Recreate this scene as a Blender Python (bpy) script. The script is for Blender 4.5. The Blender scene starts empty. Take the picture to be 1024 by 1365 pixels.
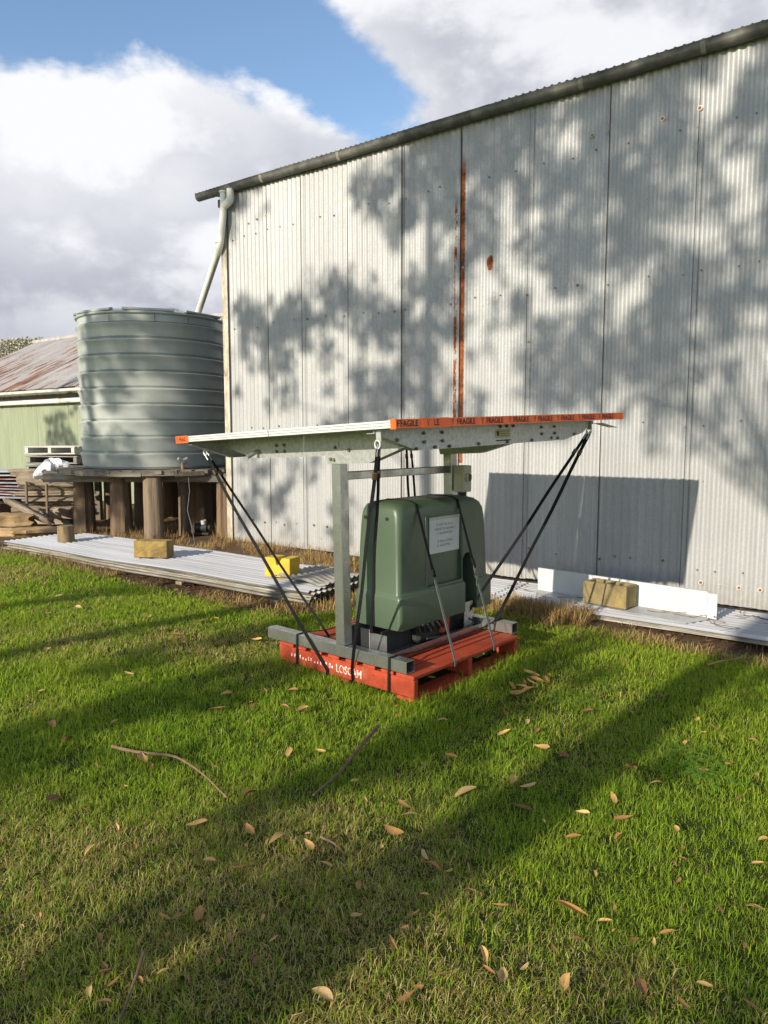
import bpy, bmesh, math, random
import numpy as np
from mathutils import Vector, Matrix, Quaternion
R = math.radians
SC = bpy.context.scene
COL = SC.collection
random.seed(7)
rng = np.random.default_rng(7)

# ------------------------------------------------------------------ camera, sky, sun, exposure
CAM_H, PITCH, FPX = 1.55, R(6.1), 1000.0          # eye height, downward tilt, focal length for a 1365 px high frame
cam_d = bpy.data.cameras.new('camera')
cam = bpy.data.objects.new('camera', cam_d); COL.objects.link(cam)
cam.location = (0, 0, CAM_H); cam.rotation_euler = (R(90) - PITCH, 0, 0)
cam_d.sensor_fit = 'VERTICAL'; cam_d.sensor_height = 36.0; cam_d.lens = 36.0 * FPX / 1365.0
cam_d.clip_start = 0.05; cam_d.clip_end = 5000
SC.camera = cam

SUN_AZ, SUN_EL = R(47.7), R(19.5)                  # direction the light travels (from +X), height of the sun
SUN_DIR = Vector((math.cos(SUN_AZ) * math.cos(SUN_EL), math.sin(SUN_AZ) * math.cos(SUN_EL), -math.sin(SUN_EL)))
sun_d = bpy.data.lights.new('sun', 'SUN'); sun_d.energy = 5.0; sun_d.angle = R(0.53); sun_d.color = (1.0, 0.91, 0.76)
sun = bpy.data.objects.new('sun', sun_d); COL.objects.link(sun)
sun.rotation_euler = SUN_DIR.to_track_quat('-Z', 'Y').to_euler(); sun.location = (-8, -8, 12)

SC.view_settings.view_transform = 'Standard'; SC.view_settings.look = 'None'
SC.view_settings.exposure = 0.45; SC.view_settings.gamma = 1.0
try: SC.view_settings.use_curve_mapping = False
except Exception: pass

# pixel helpers (photograph pixels, 1024 x 1365) used to measure real positions
CP = Vector((0, 0, CAM_H))
cF = Vector((0, math.cos(PITCH), -math.sin(PITCH))); cU = Vector((0, math.sin(PITCH), math.cos(PITCH))); cR = Vector((1, 0, 0))
def ray(x, y): return cF + cR * ((x - 512) / FPX) - cU * ((y - 682.5) / FPX)
def onz(x, y, z=0.0):
    d = ray(x, y); return CP + d * ((z - CAM_H) / d.z)
def atY(x, y, Y):
    d = ray(x, y); return CP + d * (Y / d.y)
def onv(x, y, p, dr):
    nn = Vector((-dr.y, dr.x, 0)); d = ray(x, y)
    return CP + d * ((Vector((p.x, p.y, 0)) - CP).dot(nn) / d.dot(nn))

# ---- world: Nishita sky with a broken cumulus layer
W = bpy.data.worlds.new('World'); SC.world = W; W.use_nodes = True
wn, wl = W.node_tree.nodes, W.node_tree.links
wn.clear()
def WN(t, **k):
    n = wn.new(t)
    for a, b in k.items(): setattr(n, a, b)
    return n
def wmath(op, a, b=None, clamp=False):
    n = WN('ShaderNodeMath', operation=op); n.use_clamp = clamp
    for i, v in enumerate((a, b)):
        if v is None: continue
        if isinstance(v, (int, float)): n.inputs[i].default_value = v
        else: wl.new(v, n.inputs[i])
    return n.outputs[0]
def wmix(f, a, b):
    n = WN('ShaderNodeMix', data_type='RGBA')
    wl.new(f, n.inputs[0])
    for i, v in ((6, a), (7, b)):
        if isinstance(v, tuple): n.inputs[i].default_value = v
        else: wl.new(v, n.inputs[i])
    return n.outputs[2]
def wramp(v, lo, hi):
    n = WN('ShaderNodeMapRange', interpolation_type='SMOOTHSTEP')
    wl.new(v, n.inputs[0]); n.inputs[1].default_value = lo; n.inputs[2].default_value = hi
    return n.outputs[0]
sky = WN('ShaderNodeTexSky', sky_type='NISHITA'); sky.sun_disc = False
sky.sun_elevation = SUN_EL; sky.sun_rotation = R(90 - (47.7 + 180))
sky.air_density = 1.0; sky.dust_density = 0.3; sky.ozone_density = 2.0
tc = WN('ShaderNodeTexCoord'); D = tc.outputs['Generated']
mp = WN('ShaderNodeMapping'); mp.inputs['Scale'].default_value = (1, 1, 1.5); mp.inputs['Location'].default_value = (3.1, 0.7, 0.2); wl.new(D, mp.inputs[0])
def wnoise(vec, scale, detail=9, rough=.55, dist=0.0):
    n = WN('ShaderNodeTexNoise'); wl.new(vec, n.inputs['Vector']); n.inputs['Scale'].default_value = scale
    n.inputs['Detail'].default_value = detail; n.inputs['Roughness'].default_value = rough; n.inputs['Distortion'].default_value = dist
    return n.outputs[0]
cn = wnoise(mp.outputs[0], 5.5, 10, .56, .15)
off = WN('ShaderNodeVectorMath', operation='ADD'); wl.new(mp.outputs[0], off.inputs[0])
off.inputs[1].default_value = (-SUN_DIR.x * .05, -SUN_DIR.y * .05, .075)
cn2 = wnoise(off.outputs[0], 5.5, 6, .5, .15)
big = wnoise(mp.outputs[0], 2.2, 3, .5)
def lobe(px, py, k, w):
    d = ray(px, py).normalized()
    v = WN('ShaderNodeVectorMath', operation='DOT_PRODUCT'); wl.new(D, v.inputs[0]); v.inputs[1].default_value = d
    e = wmath('POWER', 2.718, wmath('MULTIPLY', wmath('SUBTRACT', v.outputs['Value'], 1.0), k))
    return wmath('MULTIPLY', e, w)
dens = wmath('ADD', cn, wmath('MULTIPLY', wmath('SUBTRACT', big, .5), .35))
for a in ((40, -30, 200, -.22), (250, 10, 220, -.22), (350, 50, 300, -.22), (430, 95, 420, -.24), (480, 120, 500, -.12), (535, 150, 400, -.20), (200, -70, 80, -.08), (60, 90, 300, .12), (230, 150, 260, .16), (400, 200, 260, .16),
          (110, 230, 60, .20), (40, 420, 60, .18), (330, 260, 160, .14), (760, 60, 40, .26), (560, 20, 300, .10), (1000, -100, 20, .12)):
    dens = wmath('ADD', dens, lobe(*a))
cmask = wramp(dens, .475, .62)
lit = wramp(wmath('SUBTRACT', cn, cn2), -.10, .16)
sep = WN('ShaderNodeSeparateXYZ'); wl.new(D, sep.inputs[0])
thick = wramp(dens, .56, .95)
elev = wramp(sep.outputs[2], .10, .42)
shade = wmath('ADD', wmath('MULTIPLY', lit, .55), wmath('MULTIPLY', elev, .62))
shade = wmath('SUBTRACT', shade, wmath('MULTIPLY', thick, .22))
for a in ((120, 230, 90, .30), (20, 330, 240, .18), (850, 40, 22, -.12), (560, 10, 50, -.05), (150, 330, 40, .15), (60, 410, 120, -.20)):
    shade = wmath('ADD', shade, lobe(*a))
shade = wramp(shade, .05, 1.0)
ccol = wmix(shade, (.345, .355, .42, 1), (.71, .72, .745, 1))
skyb = WN('ShaderNodeHueSaturation'); wl.new(sky.outputs[0], skyb.inputs['Color']); skyb.inputs['Saturation'].default_value = 1.0; skyb.inputs['Value'].default_value = 1.12
SKY_S = 0.14
cs = WN('ShaderNodeVectorMath', operation='SCALE'); wl.new(ccol, cs.inputs[0]); cs.inputs['Scale'].default_value = 1.0 / SKY_S
fin = wmix(cmask, skyb.outputs[0], cs.outputs[0])
bg = WN('ShaderNodeBackground'); bg.inputs['Strength'].default_value = SKY_S; wl.new(fin, bg.inputs['Color'])
wo = WN('ShaderNodeOutputWorld'); wl.new(bg.outputs[0], wo.inputs['Surface'])

# ------------------------------------------------------------------ materials
def srgb(r, g, b):
    f = lambda c: (c / 255 / 12.92) if c / 255 <= .04045 else ((c / 255 + .055) / 1.055) ** 2.4
    return (f(r), f(g), f(b), 1)
class NT:
    def __init__(s, name):
        s.m = bpy.data.materials.new(name); s.m.use_nodes = True
        s.n, s.l = s.m.node_tree.nodes, s.m.node_tree.links
        s.b = s.n['Principled BSDF']
        s.tc = s.n.new('ShaderNodeTexCoord')
        s.obj = s.tc.outputs['Object']
    def set(s, k, v):
        if k in s.b.inputs:
            if isinstance(v, (int, float, tuple)): s.b.inputs[k].default_value = v
            else: s.l.new(v, s.b.inputs[k])
    def mp(s, scale=(1, 1, 1), loc=(0, 0, 0), vec=None):
        n = s.n.new('ShaderNodeMapping'); n.inputs['Scale'].default_value = scale; n.inputs['Location'].default_value = loc
        s.l.new(vec or s.obj, n.inputs[0]); return n.outputs[0]
    def noise(s, scale, detail=4, rough=.55, vec=None, dist=0):
        n = s.n.new('ShaderNodeTexNoise'); s.l.new(vec or s.obj, n.inputs['Vector'])
        n.inputs['Scale'].default_value = scale; n.inputs['Detail'].default_value = detail
        n.inputs['Roughness'].default_value = rough; n.inputs['Distortion'].default_value = dist
        return n.outputs[0]
    def vor(s, scale, vec=None, out='Distance'):
        n = s.n.new('ShaderNodeTexVoronoi'); s.l.new(vec or s.obj, n.inputs['Vector']); n.inputs['Scale'].default_value = scale
        return n.outputs[out]
    def math(s, op, a, b=None, clamp=False):
        n = s.n.new('ShaderNodeMath'); n.operation = op; n.use_clamp = clamp
        for i, v in enumerate((a, b)):
            if v is None: continue
            if isinstance(v, (int, float)): n.inputs[i].default_value = v
            else: s.l.new(v, n.inputs[i])
        return n.outputs[0]
    def ramp(s, v, lo, hi, o0=0., o1=1.):
        n = s.n.new('ShaderNodeMapRange'); n.interpolation_type = 'SMOOTHSTEP'; s.l.new(v, n.inputs[0])
        n.inputs[1].default_value = lo; n.inputs[2].default_value = hi; n.inputs[3].default_value = o0; n.inputs[4].default_value = o1
        return n.outputs[0]
    def mix(s, f, a, b, blend='MIX'):
        n = s.n.new('ShaderNodeMix'); n.data_type = 'RGBA'; n.blend_type = blend
        for i, v in ((0, f), (6, a), (7, b)):
            if isinstance(v, (int, float, tuple)): n.inputs[i].default_value = v
            else: s.l.new(v, n.inputs[i])
        return n.outputs[2]
    def bump(s, h, strength=.3, dist=.01):
        n = s.n.new('ShaderNodeBump'); n.inputs['Strength'].default_value = strength; n.inputs['Distance'].default_value = dist
        s.l.new(h, n.inputs['Height']); s.l.new(n.outputs[0], s.b.inputs['Normal'])
    def xyz(s, vec=None):
        n = s.n.new('ShaderNodeSeparateXYZ'); s.l.new(vec or s.obj, n.inputs[0]); return n.outputs
    def rnd(s):
        n = s.n.new('ShaderNodeObjectInfo'); return n.outputs['Random']

def mat(name, c1, c2=None, scale=6., rough=.6, metal=0., stretch=(1, 1, 1), detail=5, bump=.15, bscale=None, bdist=.004, lo=.35, hi=.65,
        c3=None, s3=2., l3=.55, h3=.75, spec=.5, rvar=.0, objvar=0.):
    t = NT(name); v = t.mp(stretch)
    n = t.noise(scale, detail, .6, v)
    col = t.mix(t.ramp(n, lo, hi), c1, c2 or c1)
    if c3: col = t.mix(t.ramp(t.noise(s3, 6, .65, v), l3, h3), col, c3)
    if objvar:
        hs = t.n.new('ShaderNodeHueSaturation'); t.l.new(col, hs.inputs['Color'])
        t.l.new(t.math('ADD', t.math('MULTIPLY', t.rnd(), objvar * 2), 1 - objvar), hs.inputs['Value']); col = hs.outputs[0]
    t.set('Base Color', col); t.set('Metallic', metal); t.set('Specular IOR Level', spec)
    if rvar: t.set('Roughness', t.ramp(n, .3, .7, max(0, rough - rvar), min(1, rough + rvar)))
    else: t.set('Roughness', rough)
    if bump: t.bump(t.noise(bscale or scale * 4, 4, .6, v), bump, bdist)
    return t.m

M = {}
# galvanised wall: streaks, zinc spangle, rust lines (object coordinates = shed coordinates: x along the wall, z up)
def galv_wall():
    t = NT('galvanised_wall')
    x, y, z = t.xyz()
    streak = t.noise(1.0, 6, .6, t.mp((9, 9, .35)))
    fine = t.noise(55, 3, .7)
    blot = t.noise(1.3, 4, .55)
    col = t.mix(t.ramp(streak, .3, .7), (.318, .318, .312, 1), (.385, .385, .377, 1))
    col = t.mix(t.ramp(blot, .35, .75, 0, .5), col, (.268, .27, .268, 1))
    col = t.mix(t.ramp(fine, .3, .75, 0, .5), col, (.243, .245, .243, 1))
    # grime towards the foot of the sheets
    g = t.math('MULTIPLY', t.ramp(z, .35, .0), t.ramp(t.noise(9, 4, .6), .4, .7))
    col = t.mix(t.math('MULTIPLY', g, .55), col, (.26, .19, .11, 1))
    hs = t.n.new('ShaderNodeHueSaturation'); t.l.new(col, hs.inputs['Color'])
    t.l.new(t.math('ADD', t.math('MULTIPLY', t.rnd(), .12), .94), hs.inputs['Value']); col = hs.outputs[0]
    # two rust lines beside a lap, and a lone rust scab
    brk = t.noise(1, 5, .7, t.mp((6, 6, 3.2)))
    brk2 = t.noise(1, 4, .7, t.mp((10, 10, 7.5), (5, 0, 2)))
    edge = t.noise(40, 4, .6)
    def line(cx, w, b, thr, z0, z1):
        d = t.math('ABSOLUTE', t.math('SUBTRACT', x, cx))
        d = t.math('ADD', d, t.math('MULTIPLY', t.math('SUBTRACT', edge, .5), .030))
        m = t.math('MULTIPLY', t.ramp(d, w, w * .55), t.ramp(b, thr, thr + .03))
        return t.math('MULTIPLY', m, t.math('MULTIPLY', t.ramp(z, z0, z0 + .02), t.ramp(z, z1, z1 - .25)))
    ru = t.math('MAXIMUM', line(.948, .034, brk, .30, 1.2, 4.5), line(.862, .030, brk2, .46, 1.5, 4.1))
    ex = t.math('MULTIPLY', t.math('SUBTRACT', x, 1.285), 26); ez = t.math('MULTIPLY', t.math('SUBTRACT', z, 3.30), 12)
    e2 = t.math('ADD', t.math('ADD', t.math('MULTIPLY', ex, ex), t.math('MULTIPLY', ez, ez)), t.math('MULTIPLY', t.math('SUBTRACT', edge, .5), 1.4))
    ru = t.math('MAXIMUM', ru, t.ramp(e2, 1.0, .7))
    halo = t.math('MULTIPLY', t.ramp(t.math('ABSOLUTE', t.math('SUBTRACT', x, .90)), .16, .0), t.math('MULTIPLY', t.ramp(t.noise(5, 5, .7, t.mp((3, 3, .5))), .45, .7), t.ramp(z, 4.4, 3.6)))
    col = t.mix(t.math('MULTIPLY', halo, .5), col, (.26, .18, .12, 1))
    rc = t.mix(t.ramp(t.noise(14, 5, .7), .35, .65), (.10, .028, .010, 1), (.34, .095, .02, 1))
    col = t.mix(ru, col, rc)
    t.set('Base Color', col); t.set('Metallic', .12); t.set('Specular IOR Level', .45)
    t.set('Roughness', t.math('MAXIMUM', t.ramp(fine, .2, .8, .42, .6), ru))
    t.bump(t.noise(60, 3, .6), .12, .003)
    return t.m
M['galv_wall'] = galv_wall()
M['gutter'] = mat('old_gutter', (.125, .122, .108, 1), (.075, .072, .064, 1), 9, .55, .2, (1, 1, 1), c3=(.19, .18, .15, 1), s3=2.5, l3=.5, h3=.8)
M['gutter_band'] = mat('pale_gutter_joint', (.22, .21, .16, 1), (.15, .14, .11, 1), 12, .6)
M['pvc'] = mat('weathered_white_pipe', (.74, .72, .64, 1), (.67, .65, .58, 1), 5, .45, c3=(.38, .35, .27, 1), s3=3, l3=.6, h3=.85)
M['corner'] = mat('corner_flashing', (.48, .43, .34, 1), (.30, .25, .18, 1), 14, .75, stretch=(1, 1, .4), c3=(.18, .14, .10, 1), s3=9, l3=.55, h3=.7)
M['lap'] = mat('lap_shadow_tone', (.10, .095, .085, 1), (.16, .15, .14, 1), 3, .8, stretch=(1, 1, .5), bump=0)  # dark colour stands in for the shadow along each sheet lap
M['dark'] = mat('dark_void', (.012, .012, .011, 1), None, 5, .9, bump=0)
M['screw'] = mat('screw_head', (.10, .085, .07, 1), (.2, .17, .14, 1), 30, .6, .3, bump=0)
M['tank'] = mat('tank_wall', (.385, .405, .38, 1), (.32, .34, .322, 1), 2.2, .42, .10, (1, 1, .25), c3=(.40, .42, .37, 1), s3=1.2, l3=.5, h3=.8, rvar=.08, bump=.05)
M['tank_pale'] = mat('tank_roof_metal', (.52, .54, .52, 1), (.42, .45, .43, 1), 4, .4, .1)
def wood(name, a, b, c, axis=2, sc=1., rough=.85, objvar=.12):
    st = [9 * sc, 9 * sc, 9 * sc]; st[axis] = .8 * sc
    t = NT(name); v = t.mp(tuple(st))
    n = t.noise(2.2, 7, .65, v, .6); n2 = t.noise(6, 5, .7, v)
    col = t.mix(t.ramp(n, .3, .7), a, b)
    col = t.mix(t.ramp(n2, .55, .75, 0, .8), col, c)
    hs = t.n.new('ShaderNodeHueSaturation'); t.l.new(col, hs.inputs['Color'])
    t.l.new(t.math('ADD', t.math('MULTIPLY', t.rnd(), objvar * 2), 1 - objvar), hs.inputs['Value']); col = hs.outputs[0]
    t.set('Base Color', col); t.set('Roughness', rough); t.set('Specular IOR Level', .25)
    t.bump(t.math('ADD', n, t.math('MULTIPLY', n2, .7)), .7, .012)
    return t.m
M['log'] = wood('bush_pole', (.185, .120, .070, 1), (.115, .085, .058, 1), (.035, .025, .018, 1))
M['log_grey'] = wood('grey_bush_pole', (.21, .155, .105, 1), (.15, .115, .08, 1), (.06, .045, .032, 1))
M['deck_wood'] = wood('weathered_deck', (.23, .20, .16, 1), (.12, .10, .08, 1), (.05, .04, .032, 1), 0)
M['timber'] = wood('split_timber', (.29, .23, .165, 1), (.17, .135, .10, 1), (.06, .045, .032, 1), 0, 1.6, objvar=.32)
M['timber2'] = wood('golden_timber', (.38, .26, .13, 1), (.27, .18, .09, 1), (.12, .08, .05, 1), 0)
M['stump'] = wood('stump_bark', (.22, .16, .085, 1), (.15, .11, .06, 1), (.07, .05, .03, 1))
M['stump_top'] = mat('stump_cut_face', (.30, .24, .16, 1), (.17, .13, .08, 1), 25, .85)
M['board_white'] = mat('whitewashed_board', (.60, .58, .54, 1), (.42, .40, .36, 1), 15, .8, stretch=(.3, 3, 3))
M['board_grey'] = mat('grey_pallet_board', (.30, .28, .25, 1), (.17, .15, .13, 1), 15, .85, stretch=(.3, 3, 3))
M['plastic'] = mat('bundled_plastic', (.66, .66, .68, 1), (.55, .55, .58, 1), 12, .35, bump=.4, bdist=.02)
# old shed
def old_roof():
    t = NT('rusty_roof')
    x, y, z = t.xyz()
    v = t.mp((3.0, .55, .55))
    n = t.noise(1.6, 7, .68, v); n2 = t.noise(.35, 3, .5)
    f = t.ramp(t.math('ADD', n, t.math('MULTIPLY', t.math('SUBTRACT', n2, .5), .6)), .50, .64)
    base = t.mix(t.ramp(t.noise(2, 4, .6, v), .35, .7), (.38, .35, .33, 1), (.28, .255, .245, 1))
    rust = t.mix(t.ramp(t.noise(5, 5, .6, v), .35, .65), (.115, .05, .025, 1), (.26, .115, .055, 1))
    t.set('Base Color', t.mix(f, base, rust)); t.set('Roughness', .7); t.set('Metallic', .05)
    return t.m
M['old_roof'] = old_roof()
M['green_wall'] = mat('green_ribbed_wall', (.235, .265, .165, 1), (.19, .22, .135, 1), 1.5, .6, 0, (4, 4, .4), bump=.05)
M['old_gutter'] = mat('white_gutter', (.50, .50, .43, 1), (.38, .37, .31, 1), 6, .55)
M['eave_dark'] = mat('dark_fascia', (.13, .11, .085, 1), (.08, .07, .055, 1), 8, .8)
# sheets lying on the ground
M['sheet_white'] = mat('white_roofing', (.44, .44, .45, 1), (.34, .34, .35, 1), 2.5, .5, .05, (.15, 5, 1), c3=(.27, .255, .23, 1), s3=3.2, l3=.54, h3=.76)
M['sheet_edge'] = mat('chalky_old_sheet', (.46, .44, .39, 1), (.30, .27, .22, 1), 9, .7, .05, (.5, 3, 3), c3=(.20, .16, .11, 1), s3=5, l3=.5, h3=.7, objvar=.25)
M['sheet_red'] = mat('red_stained_sheet', (.30, .10, .08, 1), (.34, .30, .29, 1), 5, .6)
M['sheet_blue'] = mat('dull_zinc_sheet', (.40, .41, .43, 1), (.28, .28, .29, 1), 5, .5, .1, objvar=.25)
M['flash'] = mat('white_folded_metal', (.50, .515, .51, 1), (.45, .46, .455, 1), 3, .45, bump=.03)
M['flash_in'] = mat('grey_metal_flange', (.42, .42, .42, 1), (.34, .34, .33, 1), 5, .5, .1)
M['block_y'] = mat('ochre_block', (.30, .20, .06, 1), (.19, .125, .04, 1), 9, .9, bump=.6, bscale=70, bdist=.006, c3=(.13, .085, .035, 1), s3=5, l3=.5, h3=.72)
M['block_yellow'] = mat('yellow_painted_block', (.56, .40, .04, 1), (.46, .31, .03, 1), 9, .85, bump=.5, bscale=70, bdist=.005, c3=(.20, .13, .035, 1), s3=6, l3=.6, h3=.8)
M['block_m'] = mat('mossy_block', (.22, .17, .08, 1), (.15, .115, .055, 1), 9, .95, bump=.6, bscale=70, bdist=.006, c3=(.30, .22, .07, 1), s3=4, l3=.5, h3=.7)
# pump and frame
M['steel'] = mat('galvanised_tube', (.44, .445, .43, 1), (.31, .315, .30, 1), 7, .32, .88, c3=(.54, .54, .52, 1), s3=3, l3=.5, h3=.8, rvar=.08, bump=.04)
M['plate'] = mat('galvanised_plate', (.48, .49, .48, 1), (.36, .37, .36, 1), 45, .42, .55, bump=.04)
M['alu'] = mat('aluminium_frame', (.74, .73, .71, 1), (.68, .67, .65, 1), 3, .35, .35, (.3, 3, 3), bump=.02)
M['cell'] = mat('solar_glass', (.012, .016, .035, 1), (.018, .022, .045, 1), 20, .12, 0, bump=0)
M['backsheet'] = mat('panel_backsheet', (.72, .72, .72, 1), None, 3, .6, bump=0)
M['tape'] = mat('orange_tape', (.84, .135, .012, 1), (.74, .10, .01, 1), 8, .42, bump=.12, bscale=30)
M['ink'] = mat('black_ink', (.02, .017, .015, 1), None, 3, .6, bump=0)
M['cover'] = mat('green_moulded_plastic', (.058, .090, .052, 1), (.049, .077, .045, 1), 4, .42, bump=.06, bscale=220, bdist=.001, rvar=.05, c3=(.055, .085, .048, 1), s3=2, l3=.55, h3=.85)
M['black'] = mat('black_rubber', (.015, .015, .014, 1), (.022, .022, .02, 1), 20, .65, bump=.05)
M['strap'] = mat('black_webbing', (.010, .010, .010, 1), (.016, .016, .016, 1), 60, .85, bump=.2, bscale=300, spec=.12)
M['strap_worn'] = mat('grey_webbing', (.14, .14, .13, 1), (.10, .10, .095, 1), 60, .7)
M['buckle'] = mat('brown_buckle', (.10, .065, .045, 1), (.06, .045, .035, 1), 40, .5, .3)
M['paper'] = mat('printed_sheet', (.58, .58, .57, 1), (.54, .54, .53, 1), 4, .5, bump=.02)
M['paper_tape'] = mat('clear_tape_strip', (.36, .39, .33, 1), (.42, .44, .38, 1), 60, .4, bump=.03)
M['box'] = mat('cream_switch_box', (.45, .44, .33, 1), (.40, .39, .29, 1), 6, .5)
M['sticker'] = mat('cream_sticker', (.50, .44, .28, 1), (.44, .38, .22, 1), 40, .6, bump=0)
M['red_part'] = mat('red_painted_steel', (.33, .05, .02, 1), (.25, .04, .018, 1), 9, .5)
def red_wood():
    t = NT('red_pallet_timber'); v = t.mp((5, .8, 5)); vx = t.mp((.8, 6, 6))
    n = t.noise(3, 7, .65, v, .3); n2 = t.noise(7, 5, .7); n3 = t.noise(60, 3, .6, v)
    col = t.mix(t.ramp(n, .3, .7), (.39, .056, .020, 1), (.28, .038, .015, 1))
    col = t.mix(t.ramp(n2, .56, .76, 0, .6), col, (.34, .15, .085, 1))
    col = t.mix(t.ramp(t.noise(18, 4, .7), .60, .74, 0, .85), col, (.085, .035, .022, 1))
    t.set('Base Color', col); t.set('Roughness', .68); t.set('Specular IOR Level', .3)
    t.bump(t.math('ADD', n, n3), .4, .004); return t.m
M['red'] = red_wood()
def worn_white():
    t = NT('worn_white_stencil')
    col = t.mix(t.ramp(t.noise(55, 4, .7), .43, .60), (.70, .64, .58, 1), (.45, .12, .07, 1))
    t.set('Base Color', col); t.set('Roughness', .8); return t.m
M['stencil'] = worn_white()
# leaves, sticks, grass, earth
def attr_mat(name, rough=.55, trans=.0, spec=.3):
    t = NT(name); a = t.n.new('ShaderNodeAttribute'); a.attribute_name = 'Col'
    t.set('Base Color', a.outputs['Color']); t.set('Roughness', rough); t.set('Specular IOR Level', spec)
    if trans:
        tr = t.n.new('ShaderNodeBsdfTranslucent'); t.l.new(a.outputs['Color'], tr.inputs['Color'])
        mx = t.n.new('ShaderNodeMixShader'); mx.inputs[0].default_value = trans
        t.l.new(t.b.outputs[0], mx.inputs[1]); t.l.new(tr.outputs[0], mx.inputs[2])
        t.l.new(mx.outputs[0], t.n['Material Output'].inputs['Surface'])
    return t.m
M['grass'] = attr_mat('grass_blade', .6, .5, .07)
M['straw'] = attr_mat('dry_straw', .7, .2, .2)
M['gum_leaf'] = attr_mat('gum_leaf', .55, .1, .3)
LEAFM = []
for i, (a, b) in enumerate((((.56, .35, .115, 1), (.42, .235, .065, 1)), ((.40, .205, .058, 1), (.27, .125, .033, 1)), ((.53, .36, .15, 1), (.42, .26, .095, 1)), ((.27, .13, .04, 1), (.17, .08, .026, 1)), ((.42, .22, .035, 1), (.32, .15, .03, 1)))):
    LEAFM.append(mat('dead_leaf_%s' % 'abcde'[i], a, b, 35, .7, bump=.4, bscale=120, c3=(.14, .08, .045, 1), s3=45, l3=.62, h3=.75, objvar=.15))
M['stick'] = wood('stick_bark', (.24, .155, .09, 1), (.15, .095, .06, 1), (.07, .045, .03, 1), 0, 3)
M['bark'] = wood('gum_bark', (.30, .25, .20, 1), (.22, .18, .14, 1), (.12, .09, .07, 1), 2, .6)
def ground_mat():
    t = NT('earth_and_turf')
    g = t.n.new('ShaderNodeNewGeometry'); P = g.outputs['Position']
    n = t.noise(1.4, 6, .6, P); f = t.noise(26, 6, .7, P); ff = t.noise(110, 4, .7, P)
    thatch = t.mix(t.ramp(f, .3, .7), (.026, .046, .006, 1), (.055, .064, .012, 1))      # soil and thatch between the blades
    thatch = t.mix(t.ramp(ff, .55, .8), thatch, (.11, .09, .03, 1))
    sward = t.mix(t.ramp(f, .3, .7), (.09, .155, .014, 1), (.15, .20, .03, 1))            # turf beyond the modelled blades
    px_, py_, pz_ = t.xyz(P)
    far_ = t.math('MAXIMUM', t.ramp(py_, .9, .4), t.ramp(t.math('SUBTRACT', t.math('ABSOLUTE', px_), t.math('MULTIPLY', py_, .56)), 1.6, 2.6))
    turf = t.mix(far_, thatch, sward)
    soil = t.mix(t.ramp(f, .3, .7), (.085, .052, .030, 1), (.17, .105, .058, 1))
    soil = t.mix(t.ramp(ff, .55, .8), soil, (.30, .20, .11, 1))
    dn = t.n.new('ShaderNodeVectorMath'); dn.operation = 'DOT_PRODUCT'; t.l.new(P, dn.inputs[0]); dn.inputs[1].default_value = (NRM.x, NRM.y, 0)
    dd = t.math('ADD', dn.outputs['Value'], t.math('MULTIPLY', t.math('SUBTRACT', n, .5), .5))
    k = t.ramp(dd, WOFF - 2.55, WOFF - 2.25)
    t.set('Base Color', t.mix(k, turf, soil)); t.set('Roughness', .95); t.set('Specular IOR Level', .15)
    t.bump(t.math('ADD', f, ff), .8, .02); return t.m

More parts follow.
